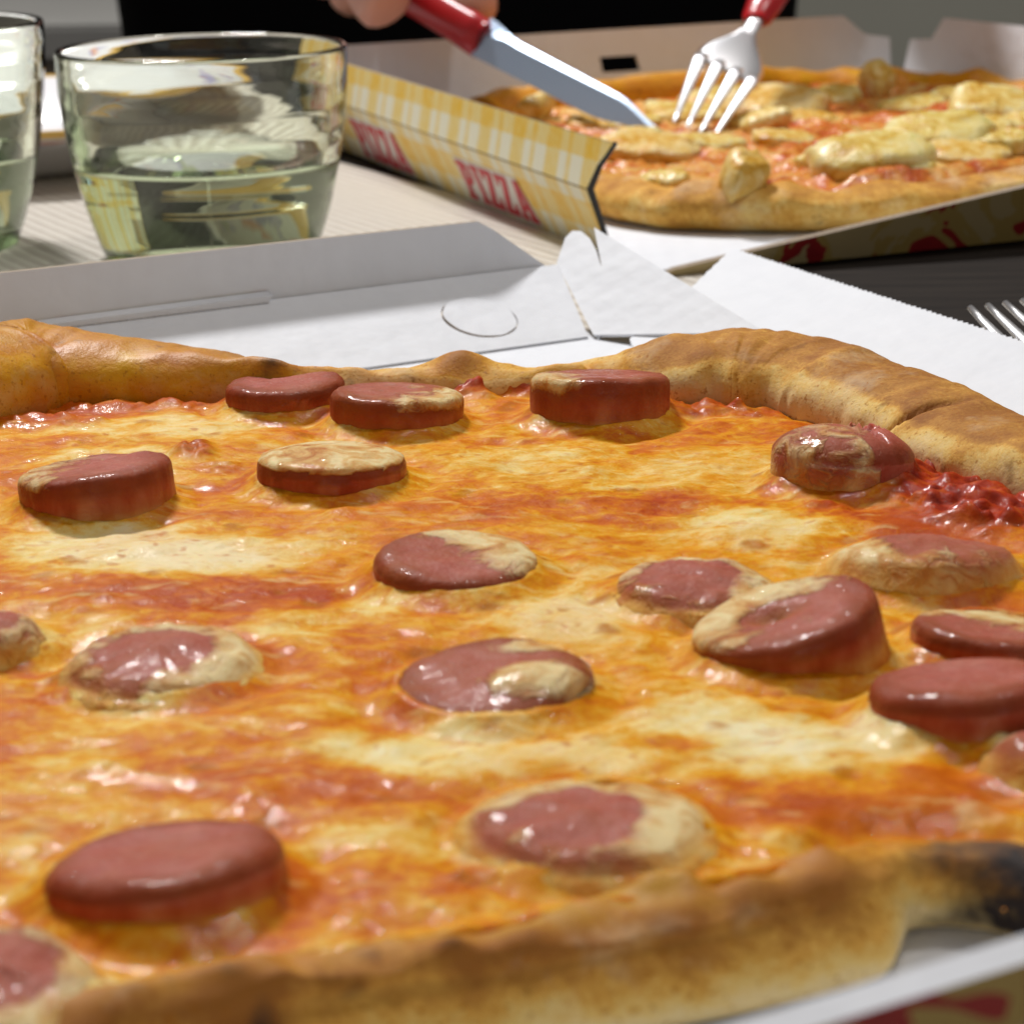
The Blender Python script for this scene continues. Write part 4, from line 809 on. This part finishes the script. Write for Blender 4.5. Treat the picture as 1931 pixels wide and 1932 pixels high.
# ------------------------------------------------------------------ person in black behind the table
ps = tag(empty('person', (-.03, 1.360, FLOOR_Z)), 'person in a black top holding knife and fork at the far pizza', 'person')
sh = []; NSH = 40
for z_, hw, hd, yc in ((-.36, .185, .13, 1.410), (-.25, .180, .125, 1.405), (-.12, .172, .115, 1.400), (-.05, .170, .112, 1.395), (.03, .176, .112, 1.390), (.12, .184, .112, 1.395), (.20, .190, .108, 1.405), (.27, .185, .095, 1.420), (.31, .150, .078, 1.430), (.335, .085, .062, 1.435), (.345, .06, .055, 1.440)):
    for k in range(NSH):
        a = 2 * math.pi * k / NSH; w_ = 1 + .03 * float(fbm(a * 2, z_ * 14, 2, 2)); sh.append((-.026 + 1.08 * hw * math.copysign(abs(math.cos(a))**.8, math.cos(a)) * w_, yc + hd * math.copysign(abs(math.sin(a))**.8, math.sin(a)) * w_, z_))
me = mesh('shirt', sh, gridfaces(11, NSH, False, True) + [tuple(range(NSH))[::-1]])
under(ps, 'shirt', me, M['shirt'])
# body: one skin surface from hips through neck, head, arms and hands
JV = []; JE = []; JR = []
def J(p, r, link_=None): JV.append(tuple(p)); JR.append(r); (JE.append((link_, len(JV) - 1)) if link_ is not None else None); return len(JV) - 1
hip = J((-.035, 1.410, -.34), .09); ch = J((-.035, 1.410, .05), .085, hip); up_ = J((-.035, 1.425, .24), .07, ch); nk = J((-.035, 1.435, .37), .05, up_); hd = J((-.035, 1.420, .47), .085, nk); J((-.035, 1.415, .56), .075, hd)
for sx in (-1, 1): th1 = J((-.035 + sx * .10, 1.400, -.33), .085, hip); kn_ = J((-.035 + sx * .14, 1.12, -.31), .065, th1); ank = J((-.035 + sx * .14, 1.160, -.69), .04, kn_); J((-.035 + sx * .15, 1.06, -.725), .028, ank)
def arm(sx, elbow, wrist, palm, fingers):
    s_ = J((-.035 + sx * .17, 1.430, .27), .052, up_); e_ = J(elbow, .040, s_); w_ = J(wrist, .026, e_); p_ = J(palm, .024, w_)
    for ch_ in fingers:
        prev = p_
        for (q, r) in ch_: prev = J(q, r, prev)
h = k_heel + hv * .45
def fg(*pts): return [(atd(px, py + 16, y + .108), r * 1.22) for px, py, y, r in pts]
arm(-1, (-.30, 1.240, .10), atd(600, -330, 1.08), atd(700, -190, .995), [
    fg((775, -160, .865, .0105), (835, -70, .835, .0088), (880, -20, .815, .0085), (915, 16, .803, .0078)),
    fg((690, -140, .845, .0115), (690, -70, .815, .0105), (722, -12, .803, .0100), (737, 8, .800, .0092)),
    fg((730, -150, .885, .0100), (745, -80, .875, .0088), (735, -30, .855, .0082), (705, -28, .84, .0075)),
    fg((685, -150, .895, .0095), (680, -70, .885, .0085), (668, -22, .865, .0080), (650, -30, .85, .0072)),
    fg((645, -160, .90, .0088), (630, -90, .89, .0078), (615, -50, .875, .0070), (605, -55, .865, .0062))])
fh = Vector(f_neck) + (Vector(f_end) - Vector(f_neck)) * .62
arm(1, (.27, 1.220, .10), atd(1640, -400, 1.07), atd(1570, -270, .985), [
    fg((1560, -220, .845, .0100), (1520, -150, .822, .0085), (1497, -105, .812, .0080), (1482, -72, .806, .0075)),
    fg((1520, -250, .865, .0110), (1475, -190, .855, .0100), (1480, -120, .842, .0092), (1492, -95, .833, .0085)),
    fg((1590, -210, .86, .0095), (1565, -140, .85, .0086), (1535, -125, .838, .0080), (1515, -135, .83, .0074)),
    fg((1620, -220, .87, .0090), (1605, -160, .86, .0082), (1575, -145, .85, .0076), (1552, -155, .842, .007)),
    fg((1645, -240, .88, .0082), (1635, -190, .87, .0074), (1610, -175, .862, .0068), (1592, -182, .855, .006))])
me = bpy.data.meshes.new('body'); me.from_pydata(JV, JE, []); ob = bpy.data.objects.new('body', me); col.objects.link(ob)
ob.modifiers.new('skin', 'SKIN'); sd = ob.modifiers.new('sub', 'SUBSURF'); sd.levels = 2; sd.render_levels = 2
for i, s in enumerate(me.skin_vertices[0].data): s.radius = (JR[i], JR[i]); s.use_root = (i == 0)
dg = bpy.context.evaluated_depsgraph_get(); dg.update(); bme = bpy.data.meshes.new_from_object(ob.evaluated_get(dg)); bpy.data.objects.remove(ob); bme.name = 'body'
under(ps, 'body', bme, M['skin'])
# sleeves and trousers follow the limbs
for sx, el, wr in ((-1, (-.30, 1.240, .10), atd(600, -330, 1.08)), (1, (.27, 1.220, .10), atd(1640, -400, 1.07))):
    v, f = tube([(-.035 + sx * .12, 1.430, .275), (-.035 + sx * .19, 1.410, .25), (-.035 + sx * .25, 1.320, .17), el, tuple(np.array(el) * .5 + np.array(wr) * .5), tuple(np.array(el) * .12 + np.array(wr) * .88)], [.075, .074, .062, .056, .046, .038], 20); under(ps, 'sleeve', mesh('sleeve', v, f), M['shirt'])
for sx in (-1, 1):
    v, f = tube([(-.035 + sx * .08, 1.430, -.33), (-.035 + sx * .11, 1.340, -.325), (-.035 + sx * .14, 1.0, -.31), (-.035 + sx * .14, .985, -.36), (-.035 + sx * .14, 1.160, -.66)], [.10, .10, .082, .08, .055], 20); under(ps, 'trouser_leg', mesh('trouser_leg', v, f), M['shirt'])
ch_ = tag(empty('dining_chair', (-.035, 1.440, FLOOR_Z)), 'dark chair on which the person in black sits', 'chair')
under(ch_, 'seat', boxmesh('seat', (-.26, 1.200, -.47), (.19, 1.640, -.432), .008), M['table'], False)
for sx in (-.24, .17):
    for sy in (1.220, 1.620): under(ch_, 'leg', boxmesh('leg', (sx - .018, sy - .018, FLOOR_Z), (sx + .018, sy + .018, -.465), .004), M['table'], False)
under(ch_, 'backrest', boxmesh('backrest', (-.25, 1.615, -.44), (.18, 1.645, -.02), .008), M['table'], False)

# ------------------------------------------------------------------ sideboard far left
sb = tag(empty('sideboard', (-.62, 1.95, FLOOR_Z)), 'low beige sideboard with grey top behind the glasses', 'sideboard')
under(sb, 'body', boxmesh('body', (-1.2, 1.72, FLOOR_Z), (-.10, 2.15, -.045), .004), M['beige'], False)
under(sb, 'top', boxmesh('top', (-1.22, 1.70, -.045), (-.08, 2.17, -.02), .003), M['grey'], False)
